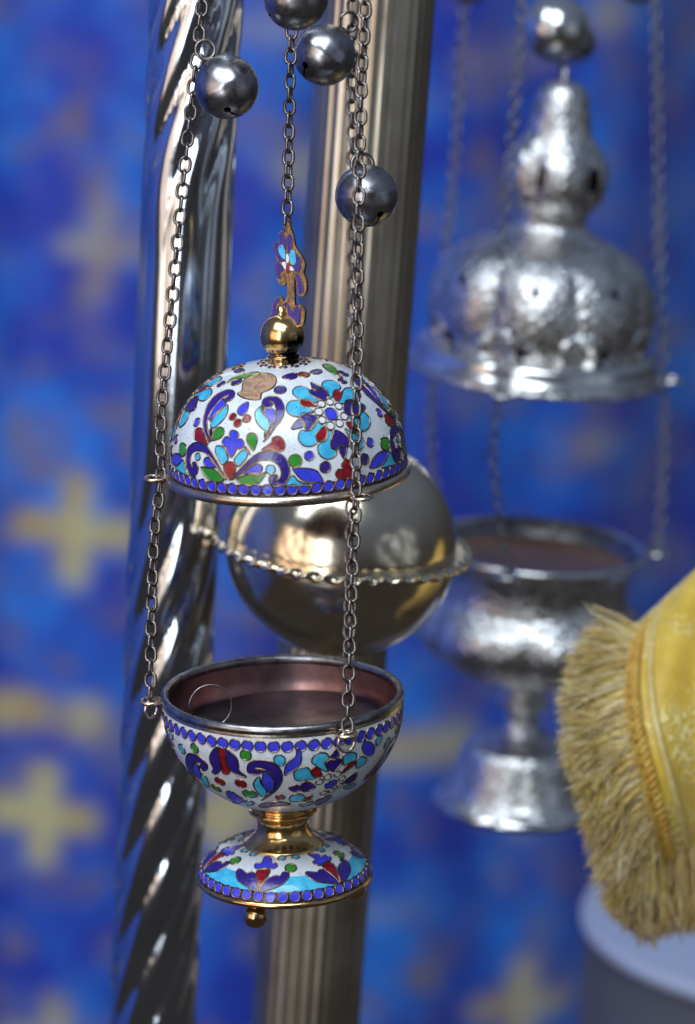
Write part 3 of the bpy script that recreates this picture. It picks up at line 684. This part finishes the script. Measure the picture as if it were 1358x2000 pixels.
# ---- foot (own frame: on the bowl axis)
FTM = BM @ Matrix.Translation((-4*U, 0, -377*U))
foot_prof = [(171, 5), (169, 14), (163, 26), (152, 38), (135, 50), (113, 60), (90, 66), (74, 68)]
ftp = [tuple(q*U) for q in crom(foot_prof, 6)]
SF = Surf(ftp, FTM); SF.flip = False
pr = dense(ftp, 3*U); V, Fc = lathe(pr, 144)
mi = []
for i in range(len(Fc)):
    h_ = pr[i//144][1]/U; mi.append(2 if h_ < 25.5 else (1 if h_ < 48 else 0))
foot = link('foot', mesh('foot', V, Fc, ['white', 'turq', 'black'], mi), ce, FTM)
V, Fc = torus(170*U, 6.5*U, 144, 12); link('rim', mesh('rim', V, Fc, ['gold']), foot)
V, Fc = lathe([(166*U, 1*U), (120*U, -2*U), (40*U, -2*U), (2*U, -2*U)], 96); link('base_plate', mesh('base_plate', V, Fc, ['rim']), foot)
neck = [(80, 66), (79, 72), (70, 78), (60, 87), (53, 98), (51, 110), (53, 122), (60, 131), (67, 135), (67, 139), (61, 142), (62, 148), (66, 154), (78, 162)]
V, Fc = lathe([tuple(q*U) for q in crom(neck, 5)], 96); link('neck', mesh('neck', V, Fc, ['gold']), foot)
V, Fc = torus(134*U, 1.2*U, 120, 6); link('border_wire', mesh('border_wire', [v+Vector((0, 0, 49*U)) for v in V], Fc, ['wire']), foot)
for k in range(3):
    a = R(-113)+k*2*PI/3
    bc = Vector((140*U*math.cos(a), 140*U*math.sin(a), -36*U))
    link('ball_foot', mesh('ball_foot', *join(xf(sphere(24*U, 32, 16), Matrix.Translation(bc)), tube([bc+Vector((0, 0, 18*U)), bc+Vector((0, 0, 36*U))], 10*U, 12)), ['gold']), foot)
dot_ring(SF, foot, 13*U, 44, 10.0*U)
C5 = (380, 1600, 3.88)
build_cells(SF, foot, C5, [
 ('enamel_petal', 'navy', [(475,545),(400,512),(332,465),(318,410),(335,380),(365,388),(395,410),(430,402),(462,420),(474,480)]),
 ('enamel_petal', 'navy', [(500,545),(520,490),(570,447),(620,427),(650,432),(670,405),(708,402),(715,440),(670,490),(590,528)]),
 ('enamel_drop', 'red', [(487,545),(478,480),(470,402),(510,382),(560,382),(573,400),(550,440),(515,490)]),
 ('enamel_clover', 'blue', [(456,360),(470,337),(510,332),(530,292),(560,282),(583,305),(585,332),(618,337),(628,360),(590,378),(540,372),(480,380)]),
 ('enamel_dot', 'green', (730,370,44)), ('enamel_dot', 'turq', (662,297,30)), ('enamel_dot', 'turq', (765,288,30)),
], 6)

# ------------------------------------------------------------------ chains
def stadium(hl, hw, wr, n=9):
    pts = []
    for i in range(n+1):
        a = PI*i/n; pts.append(Vector((hw*math.cos(a), 0, (hl-hw)*0.86+hw*math.sin(a)*1.0)))
    for i in range(n+1):
        a = PI+PI*i/n; pts.append(Vector((hw*math.cos(a), 0, -(hl-hw)*0.86+hw*math.sin(a)*1.0)))
    return tube(pts, wr, 7, closed=True)
link_me = mesh('link', *stadium(15.4*U, 10.2*U, 3.5*U), ['chain'])
link_me2 = mesh('link', *stadium(15.8*U, 11.4*U, 3.2*U), ['steel'])
def chain(parent, path, me_, pitch=25*U, name='chain', spin=None, seed=0, wob=0.10):
    rnd = random.Random(seed)
    ch = link(name, None, parent)
    pts = [Vector(q) for q in crom(path, 12)]
    d = [0]
    for a, b_ in zip(pts[:-1], pts[1:]): d.append(d[-1]+(b_-a).length)
    n = max(2, round(d[-1]/pitch)); sp = rnd.uniform(0, PI) if spin is None else spin
    ar = np.array(pts); prev = None
    for i in range(n):
        q = (i+0.5)/n*d[-1]
        c = Vector([np.interp(q, d, ar[:, k]) for k in range(3)])
        e = Vector([np.interp(q+pitch*.6, d, ar[:, k]) for k in range(3)]) - Vector([np.interp(q-pitch*.6, d, ar[:, k]) for k in range(3)])
        mt_ = align(c, e, RT) @ Matrix.Rotation(sp+(i % 2)*PI/2+rnd.gauss(0, wob), 4, 'Z') @ Matrix.Rotation(rnd.gauss(0, 0.05), 4, 'Y')
        o_ = link('link', me_, ch); o_.matrix_local = mt_
        sp += rnd.gauss(0, 0.05)
    return ch
def ear(parent, pm, ang, Rr_, rr_, r0, matk, name='ear_ring', dz=0.0):
    """horizontal eye on the rim at azimuth ang (parent's local frame)"""
    c = Vector((Rr_*math.cos(ang), Rr_*math.sin(ang), dz))
    V, Fc = xf(torus(r0, rr_, 32, 8), Matrix.Translation(c))
    V2, Fc2 = tube([Vector((q*math.cos(ang), q*math.sin(ang), dz)) for q in (Rr_-r0-11*U, Rr_-r0+1*U)], rr_*1.25, 8)
    link(name, mesh(name, *join((V, Fc), (V2, Fc2)), [matk]), parent)
    return pm @ c
# ears
angs_l = [R(182), R(-57), R(62)]
angs_b = [R(181), R(-61), R(60)]
el = [ear(lid, LM, a, 262*U, 3.8*U, 19*U, 'rim') for a in angs_l]
eb = [ear(bowl, BM, a, 258*U, 4.2*U, 19*U, 'rim', dz=-10*U) for a in angs_b]
for a, q in zip(angs_b, eb):
    c = BM.inverted() @ q
    V, Fc = xf(torus(17.5*U, 3.6*U, 36, 8, 1.0, 1.05), Matrix.Translation(c+Vector((0, 0, -16*U))) @ Matrix.Rotation(a+PI/2 if a != angs_b[0] else a+0.9, 4, 'Z') @ Matrix.Rotation(PI/2, 4, 'X'))
    link('end_ring', mesh('end_ring', V, Fc, ['rim']), bowl)
def depth(q): return (q-CAM).dot(FWD)
zl, zb = [depth(q) for q in el], [depth(q) for q in eb]
def top(Z, f=0.78): return D-0.02+(Z-D)*f
def proj(q):
    d_ = q-CAM; z = d_.dot(FWD); return 679+d_.dot(RT)/z*F, 1000-d_.dot(UP)/z*F
def cpath(pxs, i, ztop):
    """pxs: picture points from above the frame to the lid eye and on to the bowl eye; depth follows from the two eyes"""
    a, b_ = proj(el[i]), proj(eb[i]); out = []
    for (x, y) in pxs:
        if y < a[1]: Z = ztop+(zl[i]-ztop)*(y+300)/(a[1]+300)
        else: Z = zl[i]+(zb[i]-zl[i])*(y-a[1])/(b_[1]-a[1])
        out.append(P(x, y, Z))
    return out
a0, b0 = proj(el[0]), proj(eb[0]); a1, b1 = proj(el[1]), proj(eb[1]); a2, b2 = proj(el[2]), proj(eb[2])
print('ears', a0, b0, a1, b1, a2, b2)
chain(ce, cpath([(412, -150), (396, 0), (384, 120), (368, 260), (351, 430), (331, 640), (314, 820), (a0[0]+12, a0[1]), (302, 1040), (296, 1200), (b0[0]-1, b0[1]-4)], 0, top(zl[0])), link_me, seed=3, spin=0.42)
chain(ce, cpath([(722, -150), (714, 0), (707, 150), (702, 330), (700, 520), (698, 700), (695, 860), (a1[0]-12, a1[1]-2), (688, 1120), (683, 1270), (b1[0]+2, b1[1]-4)], 1, top(zl[1])), link_me, seed=5, spin=0.38)
chain(ce, cpath([(694, -150), (690, 0), (688, 150), (690, 330), (690, 520), (689, 700), (687, 800), (a2[0], a2[1]), (687, 1000), (684, 1150), (b2[0], b2[1]-4)], 2, top(zl[2])), link_me, seed=9, spin=0.3)
chain(ce, [P(577, -150, D-.006), P(572, 0, D-.004), P(567, 160, D-.002), P(564, 300, D-.001), P(561, 443, D)], link_me, seed=11, spin=0.30)

# ------------------------------------------------------------------ bells
def bell_mesh(r, matk, cut=True):
    V, Fc = lathe([(r*math.sin(PI*(0.0005+0.999*i/48))*(1.012 if i in (24, 25) else 1), r*math.cos(PI*(0.0005+0.999*i/48))) for i in range(49)], 96)
    me_ = mesh('bell', V, Fc, [matk])
    if not cut: return me_
    tmp = bpy.data.objects.new('tmp', me_); col.objects.link(tmp)
    so = tmp.modifiers.new('s', 'SOLIDIFY'); so.thickness = r*0.09; so.offset = -1
    cuts = []
    bm = bmesh.new(); bmesh.ops.create_cube(bm, size=1)
    for v in bm.verts: v.co = Vector((v.co.x*r*1.5, v.co.y*r*0.075, v.co.z*r*0.8-r*0.95))
    for sx in (-1, 1):
        rc = bmesh.ops.create_cone(bm, cap_ends=True, segments=20, radius1=r*.13, radius2=r*.13, depth=r*1.2)
        bmesh.ops.transform(bm, matrix=Matrix.Translation((sx*r*.72, 0, -r*.72)) @ Matrix.Rotation(-sx*PI/4, 4, 'Y'), verts=rc['verts'])
    cme = bpy.data.meshes.new('cut'); bm.to_mesh(cme); bm.free()
    co = bpy.data.objects.new('cut', cme); col.objects.link(co)
    bo = tmp.modifiers.new('b', 'BOOLEAN'); bo.operation = 'DIFFERENCE'; bo.object = co; bo.solver = 'EXACT'; bo.use_self = True
    dg = bpy.context.evaluated_depsgraph_get(); new = bpy.data.meshes.new_from_object(tmp.evaluated_get(dg))
    bpy.data.objects.remove(tmp); bpy.data.objects.remove(co); new.name = 'bell'
    new.materials.clear(); new.materials.append(M[matk])
    bm = bmesh.new(); bm.from_mesh(new)
    for f in bm.faces: f.smooth = True; f.material_index = 0
    for e in bm.edges:
        if len(e.link_faces) == 2 and e.calc_face_angle(0) > R(35): e.smooth = False
    bm.to_mesh(new); bm.free()
    return new
def bell(parent, px, py, Z, rpx, ring_px, matk, me_=None, spin=0.0, ring_r=19, rwire=3.2, facing=0.4):
    """bell hung from a ring; axis points from the bell to its ring"""
    c = P(px, py, Z); rg = P(ring_px[0], ring_px[1], Z); r = rpx/F*Z; ax = (rg-c).normalized()
    o_ = link('bell', me_ if me_ else bell_mesh(r, matk), parent)
    mt_ = align(c, ax, RT) @ Matrix.Rotation(spin, 4, 'Z')
    o_.matrix_local = mt_
    k = 1.0 if me_ is None else 1.0
    dist = (rg-c).length; u = Z/F
    V, Fc = xf(torus(ring_r*u, rwire*u, 32, 8), Matrix.Translation((0, 0, dist)) @ Matrix.Rotation(facing-spin, 4, 'Z') @ Matrix.Rotation(PI/2, 4, 'X'))
    V2, Fc2 = xf(torus(5*u, 2.2*u, 20, 6), Matrix.Translation((0, 0, r+2*u)) @ Matrix.Rotation(facing+PI/2, 4, 'Z') @ Matrix.Rotation(PI/2, 4, 'X'))
    link('hanging_ring', mesh('hanging_ring', *join((V, Fc), (V2, Fc2)), ['chain']), o_)
    return o_
bm_ = bell_mesh(57/F*1.285, 'bell')
bell(ce, 443, 170, 1.272, 58, (401, 97), 'steel', bm_, spin=R(60), facing=0.2)
bell(ce, 578, -4, 1.262, 58, (590, -78), 'steel', bm_, spin=R(15))
bell(ce, 634, 107, 1.312, 57, (681, 43), 'steel', bm_, spin=R(70), facing=0.5)
bell(ce, 716, 382, 1.300, 56, (708, 322), 'steel', bm_, spin=R(120), ring_r=22, rwire=4.2, facing=0.3)

# ------------------------------------------------------------------ liner in the bowl
lm = BM @ Matrix.Translation((0, 0, -66*U)) @ Matrix.Rotation(R(-2.5), 4, 'Y')
lc = tag(link('liner_dish', None), 'dark sooty metal liner dish with a thin wire ring, lying inside the enamel bowl', 'dish')
lc.matrix_local = lm
V, Fc = lathe([(2*U, 3*U), (40*U, 4*U), (90*U, 0), (150*U, 0), (186*U, 5*U), (200*U, 9*U), (200*U, 6*U), (150*U, -4*U), (2*U, -4*U)], 96)
link('dish', mesh('dish', V, Fc, ['liner']), lc)
rc = lm.inverted() @ P(410, 1382, D-0.012)
V, Fc = xf(torus(42*U, 1.7*U, 64, 8), lm.inverted() @ frame(P(411, 1379, D-0.004), 3.0) @ Matrix.Rotation(R(14), 4, 'Z') @ Matrix.Rotation(R(84), 4, 'X'))
link('wire_ring', mesh('wire_ring', V, Fc, ['steel']), lc)

# ------------------------------------------------------------------ silver censer
ZS = 1.64; US = ZS/F
sv = tag(link('silver_censer', None), 'embossed silver censer with tall onion shaped lid, hanging to the right', 'censer')
SM = frame(P(1044, 722, ZS), -5.2)
prof = [(236, -6), (250, -4), (250, 6), (240, 10), (234, 16), (232, 40), (218, 52), (204, 57), (206, 68), (212, 92), (214, 125), (208, 165), (192, 205), (160, 240), (118, 262), (86, 276), (72, 290), (70, 304), (76, 318), (88, 336), (95, 360), (96, 385), (93, 408), (84, 432), (70, 456), (62, 472), (58, 492), (54, 515), (48, 540), (36, 558), (16, 566), (6, 568)]
pp = [tuple(q*US) for q in crom(prof, 5)]
def smod(r_, h_, a):
    h = h_/US
    if 44 < h < 250:
        e = math.sin(PI*(h-44)/206); r_ *= 1 + 0.075*e*(abs(math.cos(4*a+0.5))**.7-0.5)
        for k in range(8):
            d_ = (a-(k*PI/4+0.33)+PI) % (2*PI)-PI
            q = (d_*205/34)**2+((h-75)/32)**2
            r_ += US*9*max(0, 1-abs(q-1)*1.6) - US*5*max(0, 1-q)
    if 60 < h < 255: r_ += US*1.1*math.cos(44*a+0.8*math.sin(h*.09))*math.cos(h*.27)
    if 320 < h < 540: r_ += US*0.8*math.cos(26*a)*math.cos(h*.3)
    if 318 < h < 460:
        e = math.sin(PI*(h-318)/142); r_ *= 1 + 0.15*e*(abs(math.cos(2.5*a+0.35))-0.5)
    return r_
def shole(r_, h_, a):
    h = h_/US
    for k in range(5):
        d_ = (a-(R(-110)+k*2*PI/5)+PI) % (2*PI)-PI
        if (d_*95/11)**2+((h-388)/27)**2 < 1: return True
    for k in range(8):
        d_ = (a-(R(-98)+k*PI/4)+PI) % (2*PI)-PI
        if (d_*200/9)**2+((h-190)/10)**2 < 1: return True
        d2 = (a-(R(-102)+k*PI/4)+PI) % (2*PI)-PI
        if (d2*205/12)**2+((h-72)/13)**2 < 1: return True
    return False
V, Fc = lathe(dense(pp, 3*US), 288, smod, hole=shole)
sl = link('lid', mesh('lid', V, Fc, ['silver']), sv, SM)
link('hole_blocker', mesh('hole_blocker', *lathe([((r_-14)*US, h_*US) for r_, h_ in prof[7:29]], 64), ['liner']), sl)  # added dark blocker, keeps the curtain from showing through the lid holes
V, Fc = lathe([(238*US, -5*US), (249*US, -3*US), (251*US, 4*US), (240*US, 11*US)], 128); link('rim', mesh('rim', V, Fc, ['silver_plain']), sl)
link('upper_rim', mesh('upper_rim', *lathe([(r_*US, h_*US) for r_, h_ in ((246, 9), (243, 20), (236, 27), (237, 38), (233, 47), (222, 54), (206, 58))], 128), ['silver_plain']), sl)
V, Fc = tube([Vector((0, 0, h_*US)) for h_ in (564, 580, 590)], [10*US, 6*US, 4*US], 12)
link('top_stalk', mesh('top_stalk', V, Fc, ['silver_plain']), sl)
# bowl
SBM = frame(P(1048, 1068, ZS+0.004), -4.0)
prof = [(206, 4), (213, 4), (213, -4), (204, -10), (194, -24), (186, -50), (184, -80), (190, -105), (206, -125), (217, -148), (218, -172), (208, -198), (182, -225), (150, -248), (112, -266), (76, -278), (50, -288), (40, -298), (44, -307), (52, -317), (46, -328), (35, -338), (32, -352), (36, -370), (46, -386)]
def bmod(r_, h_, a):
    h = h_/US
    if -262 < h < -98: r_ += US*1.2*math.cos(42*a)*math.cos(h*.27)
    if -262 < h < -100:
        e = math.sin(PI*(h+260)/160); r_ *= 1 + 0.09*e*(abs(math.cos(3*a+0.2))**.7-0.5)
    return r_
sb = link('bowl', mesh('bowl', *lathe(dense([tuple(q*US) for q in crom(prof, 4)], 4*US), 288, bmod), ['silver']), sv, SBM)
link('rim', mesh('rim', *lathe([(r_*US, h_*US) for r_, h_ in ((202, -2), (204, 6), (215, 6), (218, 0), (215, -6), (202, -11))], 128), ['silver_plain']), sb)
link('lining', mesh('lining', *lathe([(r_*US, h_*US) for r_, h_ in ((203, 2), (194, -10), (187, -20), (182, -28))], 96), ['steel']), sb)
link('lining_floor', mesh('lining_floor', *lathe([(r_*US, h_*US) for r_, h_ in ((184, -27), (140, -34), (80, -37), (2, -37))], 96), ['copper_bright']), sb)
SFM = SBM @ Matrix.Translation((0, 0, -386*US))
prof = [(46, 4), (60, -3), (82, -10), (104, -20), (113, -34), (119, -58), (127, -84), (135, -105), (144, -122), (155, -132), (161, -139), (161, -146), (150, -148), (40, -146), (3, -145)]
sf = link('foot', mesh('foot', *lathe(dense([(a*US, b_*US) for a, b_ in prof], 4*US), 180, lambda r_, h_, a: r_*(1+(0.05*math.sin(PI*min(1, max(0, (-h_/US-20)/120)))*(abs(math.cos(3*a))-.5)))), ['silver']), sv, SFM)
link('rim', mesh('rim', *lathe([(r_*US, h_*US) for r_, h_ in ((141, -119), (151, -129), (162, -136), (165, -143), (161, -150))], 128), ['silver_plain']), sf)
ang_s = [R(137), R(-106), R(3)]
sl_e = [ear(sl, SM, a, 272*US, 5*US, 20*US, 'silver_plain') for a in ang_s]
sb_e = [ear(sb, SBM, a, 240*US, 5*US, 20*US, 'silver_plain') for a in ang_s]
def spath(pxs, i):
    a, b_ = proj(sl_e[i]), proj(sb_e[i]); za, zb_ = depth(sl_e[i]), depth(sb_e[i]); zt_ = ZS-.02+(za-ZS)*.7; out = []
    for (x, y) in pxs:
        Z = zt_+(za-zt_)*(y+200)/(a[1]+200) if y < a[1] else za+(zb_-za)*(y-a[1])/(b_[1]-a[1])
        out.append(P(x, y, Z))
    return out
q0, r0_ = proj(sl_e[0]), proj(sb_e[0]); q1, r1_ = proj(sl_e[1]), proj(sb_e[1]); q2, r2_ = proj(sl_e[2]), proj(sb_e[2])
print('silver ears', q0, r0_, q1, r1_, q2, r2_)
chain(sv, spath([(922, -150), (908, 0), (892, 250), (872, 480), (q0[0]+6, q0[1]), (845, 900), r0_], 0), link_me2, seed=21)
chain(sv, spath([(1030, -150), (1020, 0), (1006, 200), (986, 420), (975, 640), (q1[0]-8, q1[1]), (964, 900), r1_], 1), link_me2, seed=22)
chain(sv, spath([(1277, -150), (1280, 0), (1284, 200), (1289, 500), (q2[0]-18, q2[1]), (1296, 900), r2_], 2), link_me2, seed=23)
chain(sv, [P(1078, -150, ZS), P(1082, -40, ZS), P(1098, 130, ZS), SM @ Vector((0, 0, 588*US))], link_me2, seed=24)
sbm = bell_mesh(60*US, 'silver_plain')
bell(sv, 1085, 55, ZS-0.02, 60, (1078, -20), 'silver_plain', sbm, spin=0.5)
bell(sv, 1125, 82, ZS+0.03, 40, (1105, 20), 'silver_plain', bell_mesh(40*US, 'steel', False), spin=1.2)
bell(sv, 918, -36, ZS+0.02, 44, (905, -80), 'steel', bell_mesh(44*US, 'steel', False), spin=1.2)
bell(sv, 1248, -38, ZS+0.02, 46, (1275, -70), 'steel', bell_mesh(46*US, 'steel', False), spin=1.2)

# ------------------------------------------------------------------ round table behind, lower right
zt_c = P(1560, 1800, 1.95); rt = 425/F*1.95
tb = tag(link('round_table', None), 'round table with a white top and dark grey side, below the fringed cloth', 'table')
tb.location = (zt_c.x, zt_c.y, 0)
V, Fc = lathe([(rt*.93, 0.0), (rt*.95, zt_c.z*.5), (rt*.97, zt_c.z-.012), (rt*.90, zt_c.z-.010)], 128); Fc.append(tuple(range(127, -1, -1)))
link('drum', mesh('drum', V, Fc, ['grey_side']), tb)
V, Fc = lathe([(rt*.96, zt_c.z-.011), (rt*.995, zt_c.z-.009), (rt, zt_c.z-.005), (rt*.99, zt_c.z-.001), (rt*.97, zt_c.z), (rt*.5, zt_c.z), (0.002, zt_c.z)], 128)
link('table_top', mesh('table_top', V, Fc, ['white_top']), tb)

# ------------------------------------------------------------------ gold fringed cloth
m = M['brocade'] = bpy.data.materials.new('gold_brocade'); m.use_nodes = True; nt = m.node_tree; b = nt.nodes['Principled BSDF']
b.inputs['Roughness'].default_value = 0.5; b.inputs['Sheen Weight'].default_value = 0.3
tc = nt.nodes.new('ShaderNodeTexCoord')
vo = nt.nodes.new('ShaderNodeTexVoronoi'); vo.inputs['Scale'].default_value = 190; vo.feature = 'SMOOTH_F1'; nt.links.new(tc.outputs['Object'], vo.inputs['Vector'])
wv = nt.nodes.new('ShaderNodeMath'); wv.operation = 'SINE'; mu = nt.nodes.new('ShaderNodeMath'); mu.operation = 'MULTIPLY'; mu.inputs[1].default_value = 19
nt.links.new(vo.outputs['Distance'], mu.inputs[0]); nt.links.new(mu.outputs[0], wv.inputs[0])
big = nz2(34, 2)
pm_ = nt.nodes.new('ShaderNodeMath'); pm_.operation = 'MULTIPLY'; nt.links.new(rng(wv.outputs[0], .1, .7), pm_.inputs[0]); nt.links.new(rng(big.outputs['Fac'], .42, .50), pm_.inputs[1])
cA = mixc(rng(nz2(70).outputs['Fac'], .35, .65), (0.50, 0.32, 0.025), (0.62, 0.43, 0.05))
nt.links.new(mixc(pm_.outputs[0], cA, (0.76, 0.64, 0.24)), b.inputs['Base Color'])
bp_ = nt.nodes.new('ShaderNodeBump'); bp_.inputs['Distance'].default_value = 0.0007
wf = nz2(900, 2); ad = nt.nodes.new('ShaderNodeMath'); ad.operation = 'MULTIPLY_ADD'; ad.inputs[1].default_value = .35
nt.links.new(wf.outputs['Fac'], ad.inputs[0]); nt.links.new(pm_.outputs[0], ad.inputs[2]); nt.links.new(ad.outputs[0], bp_.inputs['Height']); nt.links.new(bp_.outputs[0], b.inputs['Normal'])
M['braid'] = mat('gold_braid', (0.42, 0.23, 0.03), 0, 0.55, var=(0.55, 0.36, 0.07), vscale=160, bump=0.0004, bscale=700)
M['pale_braid'] = mat('pale_gold_braid', (0.62, 0.50, 0.20), 0, 0.5, var=(0.50, 0.36, 0.10), vscale=200, bump=0.0004, bscale=800)
for i, c in enumerate(((0.60, 0.47, 0.21), (0.76, 0.65, 0.38), (0.40, 0.26, 0.09), (0.64, 0.46, 0.10))):
    M['fringe%d' % i] = mat('fringe_thread', c, 0, 0.5)
fc = tag(link('fringed_cloth', None), 'gold brocade cloth with braided hem and thick frayed fringe at the right edge', 'cloth')
fc.location = P(1300, 1450, 1.46)
FCI = Matrix.Translation(-fc.location)
hem = crom([(1248, 1222), (1226, 1275), (1216, 1350), (1224, 1435), (1246, 1525), (1268, 1605), (1284, 1672), (1300, 1712)], 12)
nh = len(hem)
def hz(v): return 1.475 - 0.050*math.sin(PI*min(1, max(0, v*0.93+0.0)))
def cl(u, v, lift=0.0):
    """u = picture pixels in from the hem, v along the hem"""
    i = min(nh-1, max(0, v*(nh-1))); k = int(i); f = i-k; k2 = min(nh-1, k+1)
    x = hem[k][0]*(1-f)+hem[k2][0]*f; y = hem[k][1]*(1-f)+hem[k2][1]*f
    ang = 0.70*(1-v)**1.3+0.05
    dxy = (math.cos(ang)*u, -math.sin(ang)*u)
    return P(x+dxy[0], y+dxy[1], hz(v)-lift-0.006*math.sin(u*0.02+v*3)-0.0022*math.sin(u*0.047+v*9)*min(1, u/60))
def strip(u0, u1, nu, nv, lift):
    V = [FCI @ cl(u0+(u1-u0)*i/nu, j/nv, lift(i/nu) if callable(lift) else lift) for j in range(nv+1) for i in range(nu+1)]
    Fc = [(j*(nu+1)+i, j*(nu+1)+i+1, (j+1)*(nu+1)+i+1, (j+1)*(nu+1)+i) for j in range(nv) for i in range(nu)]
    return V, Fc
V, Fc = strip(0, 330, 60, 60, 0)
me_ = mesh('cloth', V, Fc, ['brocade']); o = link('cloth', me_, fc)
so = o.modifiers.new('thickness', 'SOLIDIFY'); so.thickness = 0.0015; so.offset = -1
for (u, rad_, nm, mk, tws) in ((4, 8, 'cord', 'braid', 30), (27, 9, 'cord', 'braid', 22), (62, 8, 'edging', 'pale_braid', 0)):
    pts = [FCI @ cl(u, 0.02+0.96*j/240, 0.0022) for j in range(241)]
    if tws:
        parts = []
        for s in (0, PI):
            path = [FCI @ cl(u+7*math.cos(2*PI*tws*j/240+s), 0.02+0.96*j/240, 0.0026+0.0013*math.sin(2*PI*tws*j/240+s)) for j in range(241)]
            parts.append(tube(path, rad_*0.62*1.45/F, 6))
        V, Fc = join(*parts)
    else: V, Fc = tube(pts, rad_*1.45/F, 8)
    link(nm, mesh(nm, V, Fc, [mk]), fc)
# loops stitched between the cords
lp = []
for j in range(26):
    v = 0.03+0.94*j/26; rnd = random.Random(j)
    lp.append(tube([FCI @ cl(12+18*(1-math.cos(2*PI*k/10))/2+rnd.uniform(-2, 2), v+0.03*math.sin(2*PI*k/10), 0.0038) for k in range(10)], 2.6*1.45/F, 5, closed=True))
link('stitched_loops', mesh('stitched_loops', *join(*lp), ['braid']), fc)
# fringe threads
rnd = random.Random(4)
groups = {0: [], 1: [], 2: [], 3: []}
# threads hang in twisted tufts along the hem
NTU = 120
for tu in range(NTU):
    v0 = (tu+0.5)/NTU; layer = tu % 3; tm = rnd.randrange(4)
    ang0 = R(184) + R(60)*v0**1.5 + rnd.gauss(0, .09); len0 = (108+26*math.sin(PI*v0)+72*max(0, v0-.55))*rnd.uniform(.86, 1.08)
    curl0 = Vector((rnd.gauss(0, .05), rnd.gauss(0, .05), rnd.gauss(-0.085, .035))); out0 = rnd.gauss(0.10, .12)
    for t in range(60):
        v = min(1, max(0, v0+rnd.gauss(0, .55/NTU))); stray = rnd.random() < .11
        base = cl(rnd.uniform(-4, 8), v, rnd.uniform(-0.003, 0.004)+layer*0.001)
        ang = ang0 + rnd.gauss(0, .045) + (rnd.gauss(0, .35) if stray else 0)
        ln = len0*rnd.uniform(.84, 1.05)*1.45/F
        dd = (RT*math.cos(ang) + UP*math.sin(ang) - FWD*(out0+rnd.gauss(0, .05))).normalized()
        q = base.copy(); pts = []; ns = 7; ph = rnd.uniform(0, 6.28); cu = curl0 + Vector((rnd.gauss(0, .055), rnd.gauss(0, .055), rnd.gauss(0, .055)))
        for k in range(ns+1):
            wv_ = 0.00035*math.sin(ph+k*1.6)
            pts.append(FCI @ (q + UP*wv_)); q = q + dd*(ln/ns); dd = (dd+cu*0.75).normalized()
        rr_ = rnd.uniform(.8, 1.4)*1.45/F
        groups[tm if rnd.random() < .55 else rnd.randrange(4)].append((pts, [rr_]*ns+[rr_*.4]))
# second hem below, its fringe hangs straight down
for t in range(2000):
    x = 1262+rnd.random()*190; y = 1668-(x-1262)*0.12+rnd.gauss(0, 6)
    base = P(x, y, 1.452+rnd.gauss(0, .005)); ang = R(268)+rnd.gauss(0, .10)+0.1*math.sin(x*.09)
    d = RT*math.cos(ang)+UP*math.sin(ang)-FWD*rnd.gauss(0, .1); ln = (150+14*math.sin(x*.11))*rnd.uniform(.8, 1.08)*1.45/F
    pts = []; q = base.copy(); dd = d.normalized(); cu = Vector((rnd.gauss(0, .05), rnd.gauss(0, .05), 0))
    for k in range(6): pts.append(FCI @ q); q = q+dd*(ln/5); dd = (dd+cu).normalized()
    rr_ = rnd.uniform(.9, 1.5)*1.45/F; groups[rnd.choice((0, 2, 2, 3))].append((pts, [rr_]*5+[rr_*.4]))
V, Fc, mi = [], [], []
for g in groups:
    for pts, rs in groups[g]:
        v, f = tube(pts, rs, 3, caps=False); o_ = len(V); V += v; Fc += [tuple(i+o_ for i in q) for q in f]; mi += [g]*len(f)
fr = link('fringe', mesh('fringe', V, Fc, ['fringe0', 'fringe1', 'fringe2', 'fringe3'], mi), fc)
tag(fr, None, None, 'stuff')
# lower fold of the same cloth
V, Fc = [], []
for j in range(13):
    for i in range(21):
        V.append(FCI @ P(1268+i*11, 1690-j*7-i*1.3, 1.456+0.012*math.sin(j/12*2.2)+0.002*math.sin(i*.9)))
Fc = [(j*21+i, j*21+i+1, (j+1)*21+i+1, (j+1)*21+i) for j in range(12) for i in range(20)]
link('lower_fold', mesh('lower_fold', V, Fc, ['brocade']), fc)
